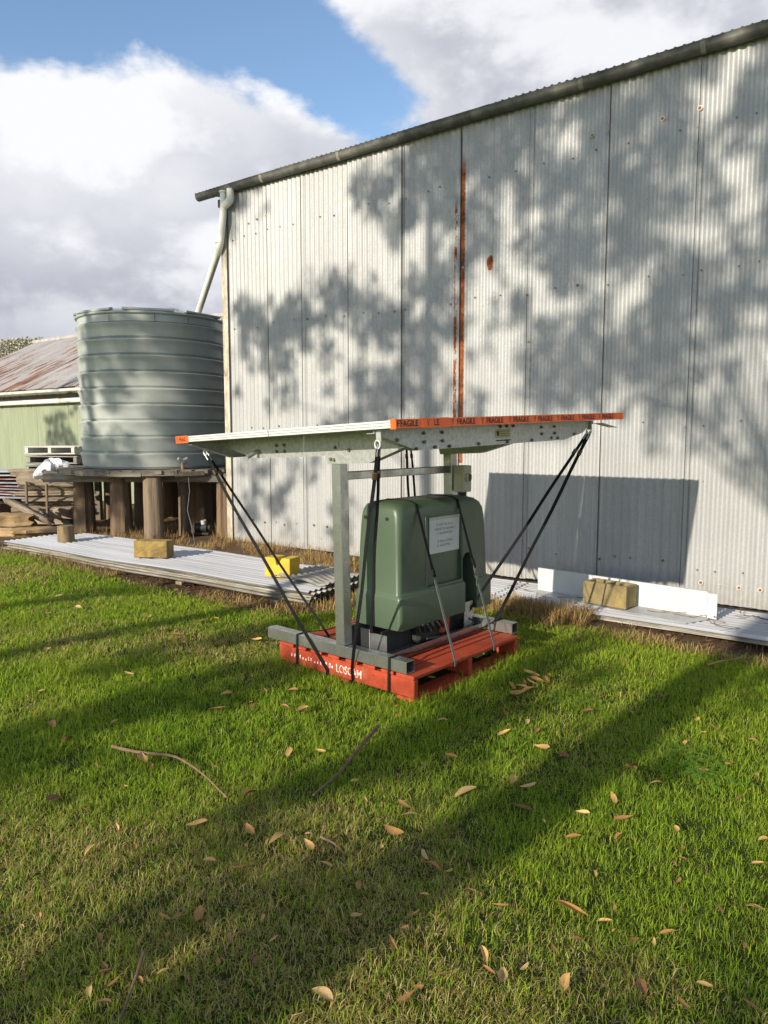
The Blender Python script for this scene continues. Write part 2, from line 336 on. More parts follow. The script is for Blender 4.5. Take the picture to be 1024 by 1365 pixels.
# ------------------------------------------------------------------ mesh helpers (all shapes are written in world metres)
def frame(o, az, tilt=None):
    m = Matrix.Translation(o) @ Matrix.Rotation(az, 4, 'Z')
    return m @ tilt if tilt else m
class MB:
    def __init__(s, F=None): s.v, s.f, s.F = [], [], F or Matrix()
    def add(s, vs, fs, L=None):
        k = len(s.v); T = s.F @ L if L else s.F
        s.v += [T @ Vector(p) for p in vs]; s.f += [tuple(i + k for i in f) for f in fs]; return s
    def box(s, a, b, L=None):
        (x0, y0, z0), (x1, y1, z1) = a, b
        if x0 > x1: x0, x1 = x1, x0
        if y0 > y1: y0, y1 = y1, y0
        if z0 > z1: z0, z1 = z1, z0
        return s.add([(x0, y0, z0), (x1, y0, z0), (x1, y1, z0), (x0, y1, z0), (x0, y0, z1), (x1, y0, z1), (x1, y1, z1), (x0, y1, z1)],
                     [(0, 3, 2, 1), (4, 5, 6, 7), (0, 1, 5, 4), (1, 2, 6, 5), (2, 3, 7, 6), (3, 0, 4, 7)], L)
    def tube(s, pts, r, n=10, cap=True, flat=None):
        pts = [Vector(p) for p in pts]; rs = r if isinstance(r, (list, tuple)) else [r] * len(pts)
        vs, fs = [], []; ref = None
        for i, p in enumerate(pts):
            t = (pts[min(i + 1, len(pts) - 1)] - pts[max(i - 1, 0)]).normalized()
            if ref is None: ref = t.orthogonal().normalized() if not flat else Vector(flat)
            a = (ref - t * ref.dot(t)).normalized(); b = t.cross(a); ref = a
            for k in range(n):
                g = 2 * math.pi * k / n; vs.append(p + (a * math.cos(g) + b * math.sin(g)) * rs[i])
        for i in range(len(pts) - 1):
            for k in range(n): fs.append((i * n + k, i * n + (k + 1) % n, (i + 1) * n + (k + 1) % n, (i + 1) * n + k))
        if cap: fs += [tuple(range(n))[::-1], tuple(range((len(pts) - 1) * n, len(pts) * n))]
        return s.add(vs, fs)
    def ribbon(s, pts, w, th, up):                      # flat strap: rectangle swept along pts, wide across 'up' x tangent
        pts = [Vector(p) for p in pts]; vs, fs = [], []
        for i, p in enumerate(pts):
            t = (pts[min(i + 1, len(pts) - 1)] - pts[max(i - 1, 0)]).normalized()
            nn = up[i] if isinstance(up, list) else up
            a = t.cross(Vector(nn)).normalized(); b = a.cross(t).normalized()
            vs += [p + a * w / 2 - b * th / 2, p - a * w / 2 - b * th / 2, p - a * w / 2 + b * th / 2, p + a * w / 2 + b * th / 2]
        for i in range(len(pts) - 1):
            for k in range(4): fs.append((i * 4 + k, i * 4 + (k + 1) % 4, i * 4 + 4 + (k + 1) % 4, i * 4 + 4 + k))
        fs += [(3, 2, 1, 0), tuple(len(vs) - 4 + k for k in range(4))]
        return s.add(vs, fs)
    def lathe(s, prof, n=64, c=(0, 0, 0), cap=False):
        vs = [(c[0] + r * math.cos(2 * math.pi * k / n), c[1] + r * math.sin(2 * math.pi * k / n), c[2] + z) for r, z in prof for k in range(n)]
        fs = [(i * n + k, i * n + (k + 1) % n, (i + 1) * n + (k + 1) % n, (i + 1) * n + k) for i in range(len(prof) - 1) for k in range(n)]
        if cap: fs += [tuple(range(n))[::-1], tuple(range((len(prof) - 1) * n, len(prof) * n))]
        return s.add(vs, fs)
    def prism(s, poly, y0, y1, L=None):                 # polygon in x,z swept along y
        n = len(poly)
        vs = [(x, y0, z) for x, z in poly] + [(x, y1, z) for x, z in poly]
        fs = [tuple(range(n)), tuple(range(n, 2 * n))[::-1]] + [(i, i + n, (i + 1) % n + n, (i + 1) % n) for i in range(n)]
        return s.add(vs, fs, L)
    def build(s, name, m, parent=None, smooth=False, bevel=0., seg=1, ang=35):
        root = parent
        while root is not None and root.parent is not None: root = root.parent
        me = bpy.data.meshes.new(name)
        T = INV[root.name] if root is not None and root.name in INV else None
        me.from_pydata([tuple(T @ v) if T else tuple(v) for v in s.v], [], s.f)
        bm = bmesh.new(); bm.from_mesh(me)
        bmesh.ops.recalc_face_normals(bm, faces=bm.faces)
        if bevel:
            ed = [e for e in bm.edges if len(e.link_faces) == 2 and e.calc_face_angle(0) > R(ang)]
            bmesh.ops.bevel(bm, geom=ed, offset=bevel, segments=seg, affect='EDGES', profile=.5, clamp_overlap=True)
        if smooth:
            for f in bm.faces: f.smooth = True
            for e in bm.edges:
                if len(e.link_faces) == 2 and e.calc_face_angle(0) > R(ang): e.smooth = False
        bm.to_mesh(me); bm.free()
        if m: me.materials.append(M[m] if isinstance(m, str) else m)
        o = bpy.data.objects.new(name, me); COL.objects.link(o)
        if parent is not None: o.parent = parent
        return o
INV = {}
def tag(o, label=None, cat=None, group=None, kind=None):
    if label: o['label'] = label
    if cat: o['category'] = cat
    if group: o['group'] = group
    if kind: o['kind'] = kind
    return o
def thing(name, F, label, cat, group=None):
    o = bpy.data.objects.new(name, None); COL.objects.link(o); o.matrix_world = F
    o.empty_display_size = .2
    INV[o.name] = F.inverted(); tag(o, label, cat, group); return o
LOCALISED = set()
def localise(o, F):                                  # keep the mesh in the thing's own axes
    me = o.data; me.transform(F.inverted()); me.update(); o.matrix_world = F; LOCALISED.add(o.name); return o
def recenter(o):                                        # single-mesh thing: put its origin at its base
    if o.name in LOCALISED: return o
    me = o.data; co = np.empty(len(me.vertices) * 3); me.vertices.foreach_get('co', co); co = co.reshape(-1, 3)
    c = np.array([co[:, 0].mean(), co[:, 1].mean(), co[:, 2].min()]); co -= c; me.vertices.foreach_set('co', co.ravel()); o.location = c; me.update(); return o
def raw(name, verts, faces_n, idx, m, col=None, smooth=False):
    me = bpy.data.meshes.new(name); nv = len(verts); nf = len(faces_n)
    me.vertices.add(nv); me.vertices.foreach_set('co', np.asarray(verts, np.float32).ravel())
    me.loops.add(len(idx)); me.loops.foreach_set('vertex_index', np.asarray(idx, np.int32))
    me.polygons.add(nf); st = np.concatenate([[0], np.cumsum(faces_n)[:-1]]).astype(np.int32)
    me.polygons.foreach_set('loop_start', st)
    try: me.polygons.foreach_set('loop_total', np.asarray(faces_n, np.int32))
    except Exception: pass
    if col is not None:
        a = me.attributes.new('Col', 'FLOAT_COLOR', 'POINT'); a.data.foreach_set('color', np.asarray(col, np.float32).ravel())
    me.update(calc_edges=True); me.validate()
    if smooth: me.polygons.foreach_set('use_smooth', np.ones(nf, bool))
    me.materials.append(M[m] if isinstance(m, str) else m)
    o = bpy.data.objects.new(name, me); COL.objects.link(o); return o
def vnoise(x, y, seed=0):                               # smooth 2-D value noise, 0..1
    xi, yi = np.floor(x).astype(int), np.floor(y).astype(int); fx, fy = x - xi, y - yi
    fx, fy = fx * fx * (3 - 2 * fx), fy * fy * (3 - 2 * fy)
    def h(a, b):
        n = (a * 374761393 + b * 668265263 + seed * 1442695041) & 0x7fffffff; n = ((n ^ (n >> 13)) * 1274126177) & 0x7fffffff
        return ((n ^ (n >> 16)) & 0xffff) / 65535.
    return (h(xi, yi) * (1 - fx) + h(xi + 1, yi) * fx) * (1 - fy) + (h(xi, yi + 1) * (1 - fx) + h(xi + 1, yi + 1) * fx) * fy
def fbm(x, y, seed=0, o=4):
    s = 0; a = .5; t = 0
    for i in range(o): s = s + a * vnoise(x * 2 ** i, y * 2 ** i, seed + i); t += a; a *= .55
    return s / t
def text_mesh(txt, size):
    c = bpy.data.curves.new('text', 'FONT'); c.body = txt; c.size = size; c.align_x = 'LEFT'; c.resolution_u = 3; c.offset = size * .018
    o = bpy.data.objects.new('text', c); COL.objects.link(o); bpy.context.view_layer.update()
    me = bpy.data.meshes.new_from_object(o.evaluated_get(bpy.context.evaluated_depsgraph_get()))
    vs = [tuple(v.co) for v in me.vertices]; fs = [tuple(p.vertices) for p in me.polygons]
    bpy.data.objects.remove(o); bpy.data.curves.remove(c); bpy.data.meshes.remove(me); return vs, fs

# ------------------------------------------------------------------ the long shed: wall coordinates s along (to the right), t behind the wall face, z up
WA = R(-37.9)
WD = Vector((math.cos(WA), math.sin(WA), 0)); NRM = Vector((-WD.y, WD.x, 0))
WC = Vector((0.094, 8.827, 0)); WOFF = WC.dot(NRM)
FS = frame(WC, WA)
def S(s, t, z=0.): return FS @ Vector((s, t, z))
def wallpt(x, y): return onv(x, y, WC, WD)

M['ground'] = ground_mat()
g = MB(); n = 60; ext = 400.
gx = [-ext, -60] + [-14 + i * .5 for i in range(57)] + [60, ext]; gy = [-ext, -60] + [-8 + i * .5 for i in range(67)] + [80, ext]
vs = [(x, y, (.018 * (math.sin(x * 1.7 + y) + math.sin(y * 1.3 - x * .6)) - .018 if abs(x) < 13 and -7 < y < 24 else -.02)) for y in gy for x in gx]
w_ = len(gx); g.add(vs, [(j * w_ + i, j * w_ + i + 1, (j + 1) * w_ + i + 1, (j + 1) * w_ + i) for j in range(len(gy) - 1) for i in range(w_ - 1)])
tag(g.build('ground', 'ground', smooth=True), kind='structure')

shed = thing('farm_shed', FS, 'long shed clad in weathered galvanised corrugated sheets with rust lines', 'shed')
PITCHW, DEP = .0762, .0085
def corr_profile(s0, s1, per=8):
    n = max(2, int(round((s1 - s0) / PITCHW * per))); return [s0 + (s1 - s0) * i / n for i in range(n + 1)]
def corr_sheet(F, s0, s1, z0, z1, t0, nz=4, wob=.003, amp=DEP, wl_=PITCHW, phase=0., seed=0, jag=0., per=8, vertical=True):
    b = MB(F); xs = corr_profile(s0, s1, per * .0762 / wl_)
    rr = random.Random(seed); vs = []
    ph = [rr.uniform(0, 6) for _ in range(3)]
    for j in range(nz + 1):
        for x in xs:
            k = j / nz; z = z0 + (z1 - z0) * k
            if jag and j == 0: z += rr.uniform(-jag, jag)
            t = t0 + amp * math.cos(2 * math.pi * (x - phase) / wl_) + wob * math.sin(3 * k + ph[0] + x * 2) + wob * .6 * math.sin(7 * k + ph[1])
            vs.append((x, t, z) if vertical else (x, z, t))
    w = len(xs)
    b.add(vs, [(j * w + i, j * w + i + 1, (j + 1) * w + i + 1, (j + 1) * w + i) for j in range(nz) for i in range(w - 1)])
    return b
seams = [-2.83, -2.005, -1.39, -.622, .176, .952, 1.752, 2.563, 3.358, 4.15, 4.94, 5.73, 6.52, 7.3]
for i in range(len(seams) - 1):
    o = corr_sheet(FS, seams[i] - .028, seams[i + 1] + .010, .02 + .02 * ((i * 37) % 5) / 5, 4.755, -.004 - .006 * (i % 2) , seed=i).build('wall_sheet', 'galv_wall', shed, smooth=True, ang=60)
    # lap edge: thin dark strip, the shadow of the lap put into its colour
    e = seams[i] - .028
    MB(FS).box((e - .0028, -.024, .03), (e - .0005, .004, 4.72)).build('lap_shadow_line', 'lap', shed)
# end wall, corner flashing, roof
FE = frame(S(-2.86, 0), WA + R(90))
corr_sheet(FE, .06, 7.6, .02, 4.75, .0, nz=2, seed=40).build('end_wall', 'galv_wall', shed, smooth=True, ang=60)
b = MB(FS); b.box((-2.925, -.030, .0), (-2.815, -.022, 4.6)); b.box((-2.925, -.022, .0), (-2.915, .12, 4.6)); b.build('corner_flashing', 'corner', shed, bevel=.002)
FRo = frame(S(0, -.095, 4.819), WA, Matrix.Rotation(R(9), 4, 'X'))
for i in range(13):
    a0 = -3.36 + i * .80
    corr_sheet(FRo, a0 - .02, a0 + .80, 0, 8.0, .012 - .003 * (i % 2), nz=3, seed=60 + i, amp=.010, vertical=False, wob=.001).build('roof_sheet', 'gutter' if i < 0 else 'sheet_blue', shed, smooth=True, ang=60)
# gutter: quad profile swept along the eave
prof = [(-.030, 4.835), (-.030, 4.742), (-.055, 4.730), (-.088, 4.733), (-.112, 4.752), (-.122, 4.778), (-.124, 4.806), (-.132, 4.815), (-.125, 4.823), (-.117, 4.815), (-.116, 4.780), (-.106, 4.758), (-.086, 4.742), (-.055, 4.739), (-.038, 4.750), (-.038, 4.835)]
b = MB(FS); nn = len(prof); vs = []; SG = [-3.33 + i * .55 for i in range(20)]
for s_ in SG: vs += [(s_, t, z + .004 * math.sin(s_ * 2.1) - .003 * (s_ + 3)*.3) for t, z in prof]
b.add(vs, [(i * nn + k, i * nn + (k + 1) % nn, (i + 1) * nn + (k + 1) % nn, (i + 1) * nn + k) for i in range(len(SG) - 1) for k in range(nn)] + [tuple(range(nn))])
gut = b.build('gutter', 'gutter', shed, smooth=True, ang=50)
b = MB(FS); b.add([(-3.335, t, z) for t, z in prof[:9]], [tuple(range(9))]); b.add([(-3.331, t, z) for t, z in prof[:9]], [tuple(range(9))[::-1]]); b.build('end_cap', 'gutter', gut)
for s_, mm in ((-3.02, 'gutter'), (-2.03, 'gutter_band'), (-.72, 'gutter_band'), (.60, 'gutter'), (1.28, 'gutter'), (2.28, 'gutter_band'), (3.36, 'gutter_band'), (4.4, 'gutter'), (5.5, 'gutter_band')):
    b = MB(FS); oo = [(t - .004, z - (.004 if z < 4.75 else 0)) for t, z in prof[1:9]]
    dz = .004 * math.sin(s_ * 2.1) - .003 * (s_ + 3) * .3
    vs = [(s_ - .022, t, z + dz) for t, z in oo] + [(s_ + .022, t, z + dz) for t, z in oo]; k = len(oo)
    b.add(vs, [(i, i + 1, i + 1 + k, i + k) for i in range(k - 1)]); b.build('gutter_joint', mm, gut, smooth=True)
b = MB(FS); b.box((-3.30, -.028, 4.64), (7.2, .0, 4.72)) if False else b.box((-2.98, -.02, 4.60), (-2.90, .05, 4.70)); b.build('eave_block', 'dark', shed)
# downpipe from the gutter to the tank
WF = WC - NRM * .10
p0 = onv(307, 254, WF, WD)
pe = onv(298, 262, WF, WD); p1 = onv(293, 330, WF, WD); p2 = atY(262, 424, 11.75)
def bend(pts, r=.12, k=5):
    pts = [Vector(p) for p in pts]; out = [pts[0]]
    for i in range(1, len(pts) - 1):
        a, c = (pts[i - 1] - pts[i]), (pts[i + 1] - pts[i]); ra = min(r, a.length * .45, c.length * .45)
        A, C_ = pts[i] + a.normalized() * ra, pts[i] + c.normalized() * ra
        for j in range(k + 1):
            u_ = j / k; out.append(A * (1 - u_) ** 2 + pts[i] * 2 * u_ * (1 - u_) + C_ * u_ ** 2)
    return out + [pts[-1]]
top = pe + Vector((0, 0, .06))
dp = MB().tube(bend([top, pe + Vector((-.005, 0, -.2)), p1, p2], .10), .047, 16).build('downpipe', 'pvc', shed, smooth=True)
MB().tube(bend([p0 + Vector((0, 0, .02)), p0 + Vector((0, 0, -.13)), pe + Vector((0, 0, -.13))], .10), .050, 16).build('outlet_elbow', 'pvc', dp, smooth=True)
MB().tube([top + Vector((0, 0, -.012)), top + Vector((0, 0, .008))], .060, 16).build('pipe_cap', 'pvc', dp, smooth=True)
for q in (p1,): MB().tube([q + Vector((.0, 0, .10)), q + Vector((.0, 0, .06))], .060, 16).build('pipe_collar', 'pvc', dp, smooth=True)
# screws and rust holes
b = MB(FS); rr = random.Random(3)
for z in (.34, 1.62, 2.95, 4.15):
    s_ = -2.7
    while s_ < 7.2:
        if rr.random() < .8:
            zz = z + rr.uniform(-.03, .03); b.tube([(s_, -.012, zz), (s_, -.026, zz)], .0085 if rr.random() < .8 else .013, 6)
        s_ += rr.choice((.152, .229, .305))
tag(b.build('screws', 'screw', shed), kind='stuff')
RUSTR = mat('rust_ring', (.14, .06, .025, 1), (.26, .12, .045, 1), 40, .8, bump=0); WASH = mat('pale_washer', (.48, .46, .40, 1), None, 5, .5, bump=0)
for (x, y, r1) in ((935, 776, .032), (961, 780, .02), (986, 783, .032), (1014, 786, .032), (697, 753, .018), (332, 298, .018), (343, 292, .018), (356, 288, .026), (791, 181, .03), (812, 176, .022), (884, 159, .034), (934, 145, .034), (937, 641, .008), (705, 455, .012), (700, 643, .018), (455, 725, .015), (430, 718, .015)):
    p = FS.inverted() @ wallpt(x, y)
    b = MB(FS); r1 *= .68; b.tube([(p.x, -.013, p.z), (p.x, -.0225, p.z)], r1, 12); o = b.build('washer', WASH, shed)
    b = MB(FS); b.tube([(p.x, -.018, p.z), (p.x, -.0255, p.z)], r1 * .62, 10); b.build('rust_hole', RUSTR if r1 > .020 else 'screw', o)

# ------------------------------------------------------------------ water tank on its stand
TC = Vector((-3.665, 12.1, 0)); TR = 1.105; DZ = 1.0
tank = thing('water_tank', Matrix.Translation(TC + Vector((0, 0, DZ))), 'round grey-green ribbed water tank standing on log posts', 'water tank')
prof = []; nb = 9; bh = .237; z = .005
prof.append((TR - .02, 0.005))
for i in range(nb):
    h = bh
    prof += [(TR - .032, z), (TR - .006, z + .030), (TR + .004, z + h * .50), (TR + .012, z + h * .70), (TR + .024, z + h * .80), (TR + .030, z + h * .90), (TR + .022, z + h * .945), (TR - .028, z + h * .975)]
    z += h
prof += [(TR - .004, z), (TR, z + .12)]
MB().lathe([(r, zz) for r, zz in prof], 96, TC + Vector((0, 0, DZ))).build('tank_wall', 'tank', tank, smooth=True, ang=28)
zt = DZ + z + .12
MB().lathe([(TR - .01, -.015), (TR + .026, -.012), (TR + .034, .0), (TR + .026, .022), (TR - .03, .028)], 96, TC + Vector((0, 0, zt))).build('tank_rim', 'tank', tank, smooth=True, ang=40)
rf = MB().lathe([(TR - .02, .02), (TR - .10, .055), (TR - .12, .075), (.45, .115), (.30, .12), (.0005, .125)], 48, TC + Vector((0, 0, zt))).build('tank_roof', 'tank_pale', tank, smooth=True, ang=40)
for k in range(8):
    a = k * math.pi / 4 + .25
    L = frame(TC + Vector((0, 0, zt)), a)
    MB(L).prism([(TR - .06, .03), (TR + .015, .026), (TR + .015, .060), (TR - .06, .075)], -.36, .36).build('roof_panel', 'tank', rf, bevel=.008)
c = atY(225, 416, 11.45); MB().lathe([(.20, -.06), (.19, .0), (.15, .04), (.05, .065), (.001, .068)], 24, c).build('inlet_strainer', 'tank_pale', rf, smooth=True)
for px_ in (157, 206, 256):
    c = atY(px_, 433, 11.2); d = (Vector((c.x, c.y, 0)) - Vector((TC.x, TC.y, 0))).normalized(); c = TC + d * (TR + .03) + Vector((0, 0, zt - .05))
    MB().tube([c + Vector((0, 0, .05)), c + Vector((0, 0, -.07))], .006, 6).build('rim_clip', 'screw', tank)
# outlet tap
tp = atY(247, 614, 11.03)
d = (Vector((tp.x, tp.y, 0)) - Vector((TC.x, TC.y, 0))).normalized(); base = TC + d * (TR - .01); base.z = DZ + .115
tap = MB().tube([base, base + d * .13], .028, 10).build('outlet_valve', 'steel', tank, smooth=True)
MB().tube([base + d * .10 + Vector((0, 0, .01)), base + d * .10 + Vector((0, 0, -.16))], .026, 10).build('valve_drop', 'log_grey', tap, smooth=True)
sd = Vector((-d.y, d.x, 0))
for sg in (-1, 1): MB().tube([base + d * .10 + Vector((0, 0, .02)), base + d * .11 + sd * sg * .07 + Vector((0, 0, .045))], [.016, .024], 8).build('valve_handle', 'board_white', tap, smooth=True)

stand = thing('tank_stand', Matrix.Translation((TC.x, TC.y, 0)), 'round timber deck on thick log posts carrying the water tank', 'tank stand')
def log_post(p, r, h, m, seed, name='post', parent=None, lean=(0, 0)):
    rr = random.Random(seed); n = 26; b = MB(); vs = []; rows = 9
    lob = [(rr.uniform(.02, .06), rr.randint(2, 9), rr.uniform(0, 6)) for _ in range(5)]
    for j in range(rows):
        k = j / (rows - 1)
        for i in range(n):
            a = 2 * math.pi * i / n
            q = 1 + sum(w * math.sin(f * a + ph + k * .8) for w, f, ph in lob) + rr.uniform(-.018, .018)
            q *= 1.06 - .10 * k
            vs.append((p.x + lean[0] * k + r * q * math.cos(a), p.y + lean[1] * k + r * q * math.sin(a), p.z + h * k - .03 * (1 - k)))
    b.add(vs, [(j * n + i, j * n + (i + 1) % n, (j + 1) * n + (i + 1) % n, (j + 1) * n + i) for j in range(rows - 1) for i in range(n)] + [tuple(range(n))[::-1], tuple(range((rows - 1) * n, rows * n))])
    return b.build(name, m, parent, smooth=True, ang=45)
PH = DZ - .06 - .14
for i, (x, y, r, m) in enumerate(((115, 707, .150, 'log'), (163, 714, .148, 'log'), (206, 718, .142, 'log_grey'), (191, 699, .125, 'log'), (247, 711, .085, 'log_grey'), (266, 704, .20, 'log'), (302, 713, .125, 'log'), (150, 690, .13, 'log'), (228, 690, .13, 'log'), (280, 690, .13, 'log'))):
    p = onz(x, y); log_post(p, r, PH + (.11 if i < 3 else 0), m, 100 + i, 'post', stand)
def plank(F, L_, w, h, m, seed, name, parent, bev=.006, seg=6, wob=.008):
    rr = random.Random(seed); b = MB(F); vs = []; fs = []
    for i in range(seg + 1):
        x = -L_ / 2 + L_ * i / seg
        if i in (0, seg): x += rr.uniform(-.01, .01)
        dy, dz = rr.uniform(-wob, wob), rr.uniform(-wob, wob) * .5
        for (yy, zz) in ((-w / 2, 0), (w / 2, 0), (w / 2, h), (-w / 2, h)): vs.append((x + (rr.uniform(-.012, .012) if i in (0, seg) else 0), yy + dy + rr.uniform(-wob, wob) * .4, zz + dz + rr.uniform(-wob, wob) * .3))
    for i in range(seg):
        for k in range(4): fs.append((i * 4 + k, i * 4 + (k + 1) % 4, i * 4 + 4 + (k + 1) % 4, i * 4 + 4 + k))
    fs += [(3, 2, 1, 0), tuple(seg * 4 + k for k in range(4))]
    b.add(vs, fs); return b.build(name, m, parent, bevel=bev)
for k, off in enumerate((-.95, -.05, .85)):
    F = frame((TC.x, TC.y + off, DZ - .06 - .13), R(2 - k)); plank(F, 2.9 - .2 * abs(k - 1), .14, .125, 'deck_wood', 200 + k, 'bearer', stand)
for k in range(15):
    x = -1.37 + k * .196; hl = math.sqrt(max(.1, 1.42 ** 2 - x * x)) + random.uniform(-.03, .05)
    F = frame((TC.x + x, TC.y - .02, DZ - .052 + random.uniform(-.004, .003)), R(90 + random.uniform(-.6, .6)))
    plank(F, 2 * hl, .188, .05, 'deck_wood', 220 + k, 'deck_board', stand, .004)
# fascia boards following the deck's rounded front edge
for k in range(9):
    a = R(200 + k * 17.5); c = Vector((TC.x + 1.445 * math.cos(a), TC.y + 1.445 * math.sin(a), DZ - .085 + random.uniform(-.006, .006)))
    plank(frame(c, a + R(90)), .455, .045, .07, 'deck_wood' if k not in (2, 6) else 'timber', 260 + k, 'edge_board', stand, .004, 3, .004)

# pipes and hose beneath the tank
b = MB(); q = onz(250, 716)
hose = MB().tube([atY(251, 633, 10.9), atY(253, 655, 10.92), atY(250, 680, 10.9), atY(256, 703, 10.85), onz(260, 726, .03)], .006, 6).build('hanging_hose', 'strap_worn', None, smooth=True)
tag(recenter(hose), 'thin pale hose hanging from the tank tap to the ground', 'hose')
riser = MB().tube([onz(246, 714, 0), onz(246, 714, 0) + Vector((0, 0, .62))], .035, 10).build('riser_pipe', 'log_grey', None, smooth=True)
tag(recenter(riser), 'short dark upright pipe below the tank tap', 'pipe')
pump = thing('small_pump', Matrix.Translation(onz(272, 712)), 'small dark pump with a white cap on the ground under the tank', 'pump')
c = onz(272, 712)
MB().tube([c + Vector((-.13, 0, .10)), c + Vector((.05, 0, .10))], .075, 14).build('motor', 'black', pump, smooth=True)
MB().tube([c + Vector((.05, 0, .10)), c + Vector((.10, 0, .10))], .05, 14).build('pump_head', 'black', pump, smooth=True)
MB().tube([c + Vector((.0, -.02, .16)), c + Vector((.0, -.03, .22))], .045, 12).build('cap', 'board_white', pump, smooth=True)
MB().box(c + Vector((-.12, -.06, 0)), c + Vector((.08, .06, .03))).build('base', 'black', pump)

# ------------------------------------------------------------------ old shed with rusty roof, far left
OB = Vector((-3.223, 14.435, 0)); FO = frame(OB, WA)
osh = thing('old_shed', FO, 'low old shed with pale green ribbed walls and rusty iron roof', 'shed')
EH = 2.45
for i in range(13):
    a0 = -13.9 + i * 1.2
    corr_sheet(FO, a0, a0 + 1.205, .0, EH, -.004 * (i % 2), nz=1, amp=.009, wl_=.12, seed=300 + i, per=11).build('wall_sheet', 'green_wall', osh, smooth=True, ang=50)
RRUN, RRISE = 3.75, 1.93
rl = math.hypot(RRUN, RRISE); FR = frame(FO @ Vector((0, -.25, EH + .10)), WA, Matrix.Rotation(math.atan2(RRISE, RRUN), 4, 'X'))
for i in range(20):
    a0 = -13.4 + i * .74
    corr_sheet(FR, a0, a0 + .752, 0 + .02 * (i % 3), rl, .004 * (i % 2), nz=5, amp=.011, seed=330 + i, vertical=False, wob=.006, per=6).build('roof_sheet', 'old_roof', osh, smooth=True, ang=60)
FB = frame(FO @ Vector((0, 2 * RRUN - .25, EH + .10)), WA, Matrix.Rotation(-math.atan2(RRISE, RRUN), 4, 'X'))
MB(FB).box((-13.4, -rl, -.02), (1.4, 0, .005)).build('rear_roof', 'old_roof', osh)
b = MB(FO); b.add([(-13.3, 0, 0), (-13.3, 2 * RRUN - .5, 0), (-13.3, 2 * RRUN - .5, EH), (-13.3, RRUN - .25, EH + RRISE), (-13.3, 0, EH)], [(0, 1, 2, 3, 4)])
b.add([(1.3, 0, 0), (1.3, 2 * RRUN - .5, 0), (1.3, 2 * RRUN - .5, EH), (1.3, RRUN - .25, EH + RRISE), (1.3, 0, EH)], [(4, 3, 2, 1, 0)]); b.build('gable_wall', 'green_wall', osh)
MB(FR).tube([(-13.4, rl, .03), (1.4, rl, .03)], .07, 8).build('ridge_cap', 'old_roof', osh, smooth=True)
MB(FO).box((-13.3, -.03, EH - .20), (1.3, .02, EH + .10)).build('fascia', 'eave_dark', osh)
b = MB(FO); b.box((-13.4, -.36, EH + .005), (1.4, -.25, EH + .075)); b.build('gutter', 'old_gutter', osh, bevel=.012)
pp = MB(FO).tube([(-13.3, -.13, EH - .20), (1.2, -.13, EH - .17)], .055, 10).build('wall_pipe', 'pvc', osh, smooth=True)
MB(FO).tube([(-12.05, -.30, EH + .0), (-11.75, -.15, EH - .19)], .05, 10).build('pipe_branch', 'pvc', pp, smooth=True)
for i in range(9): MB(FO).tube([(-13 + i * 1.5, -.13, EH - .198 + i * .003), (-12.93 + i * 1.5, -.13, EH - .198 + i * .003)], .064, 10).build('pipe_joint', 'pvc', pp, smooth=True)

# ------------------------------------------------------------------ far hill with scrub
b = MB(); vs = []; hx = [-420 + i * 14 for i in range(40)]
def hill_h(x): return 38.0 + 9 * math.exp(-((x + 165) / 34) ** 2) + 3 * math.sin(x * .031)
for k, (dy, q) in enumerate(((-120, -.1), (-60, .55), (0, 1.), (90, .8))):
    vs += [(x, 350 + dy, hill_h(x) * q - 8) for x in hx]
b.add(vs, [(j * 40 + i, j * 40 + i + 1, (j + 1) * 40 + i + 1, (j + 1) * 40 + i) for j in range(3) for i in range(39)])
M['hill'] = mat('hill_scrub', (.10, .095, .055, 1), (.07, .075, .045, 1), .2, .95, bump=0)
tag(b.build('hill', 'hill', smooth=True), kind='structure')
nC = 4200
cx = rng.uniform(-260, -60, nC); cy = 350 + rng.uniform(-60, 20, nC); q = 1 - np.clip((350 - cy) / 60, 0, 1) * .45
cz = np.array([hill_h(x) for x in cx]) * q - 8
nl = 14; pts = []; 
cen = np.repeat(np.stack([cx, cy, cz + 1.5], 1), nl, 0) + rng.normal(0, 1.5, (nC * nl, 3)) * np.array([1, 1, .45])
A_ = rng.normal(0, 1, cen.shape); A_ /= np.linalg.norm(A_, axis=1)[:, None]; B_ = np.cross(A_, rng.normal(0, 1, cen.shape)); B_ /= np.linalg.norm(B_, axis=1)[:, None]
vv = np.stack([cen - A_ * .55, cen + B_ * .4, cen + A_ * .55, cen - B_ * .4], 1).reshape(-1, 3)
cc = np.repeat(np.array([.34, .32, .23, 1]) * (0.7 + .6 * rng.random((nC * nl, 1))), 4, 0); cc[:, 3] = 1  # paler colour: distance haze painted into the scrub
tag(raw('hill_scrub', vv, np.full(nC * nl, 4), np.arange(nC * nl * 4), 'gum_leaf', cc), 'olive scrub covering the far hilltop', 'scrub', kind='stuff')

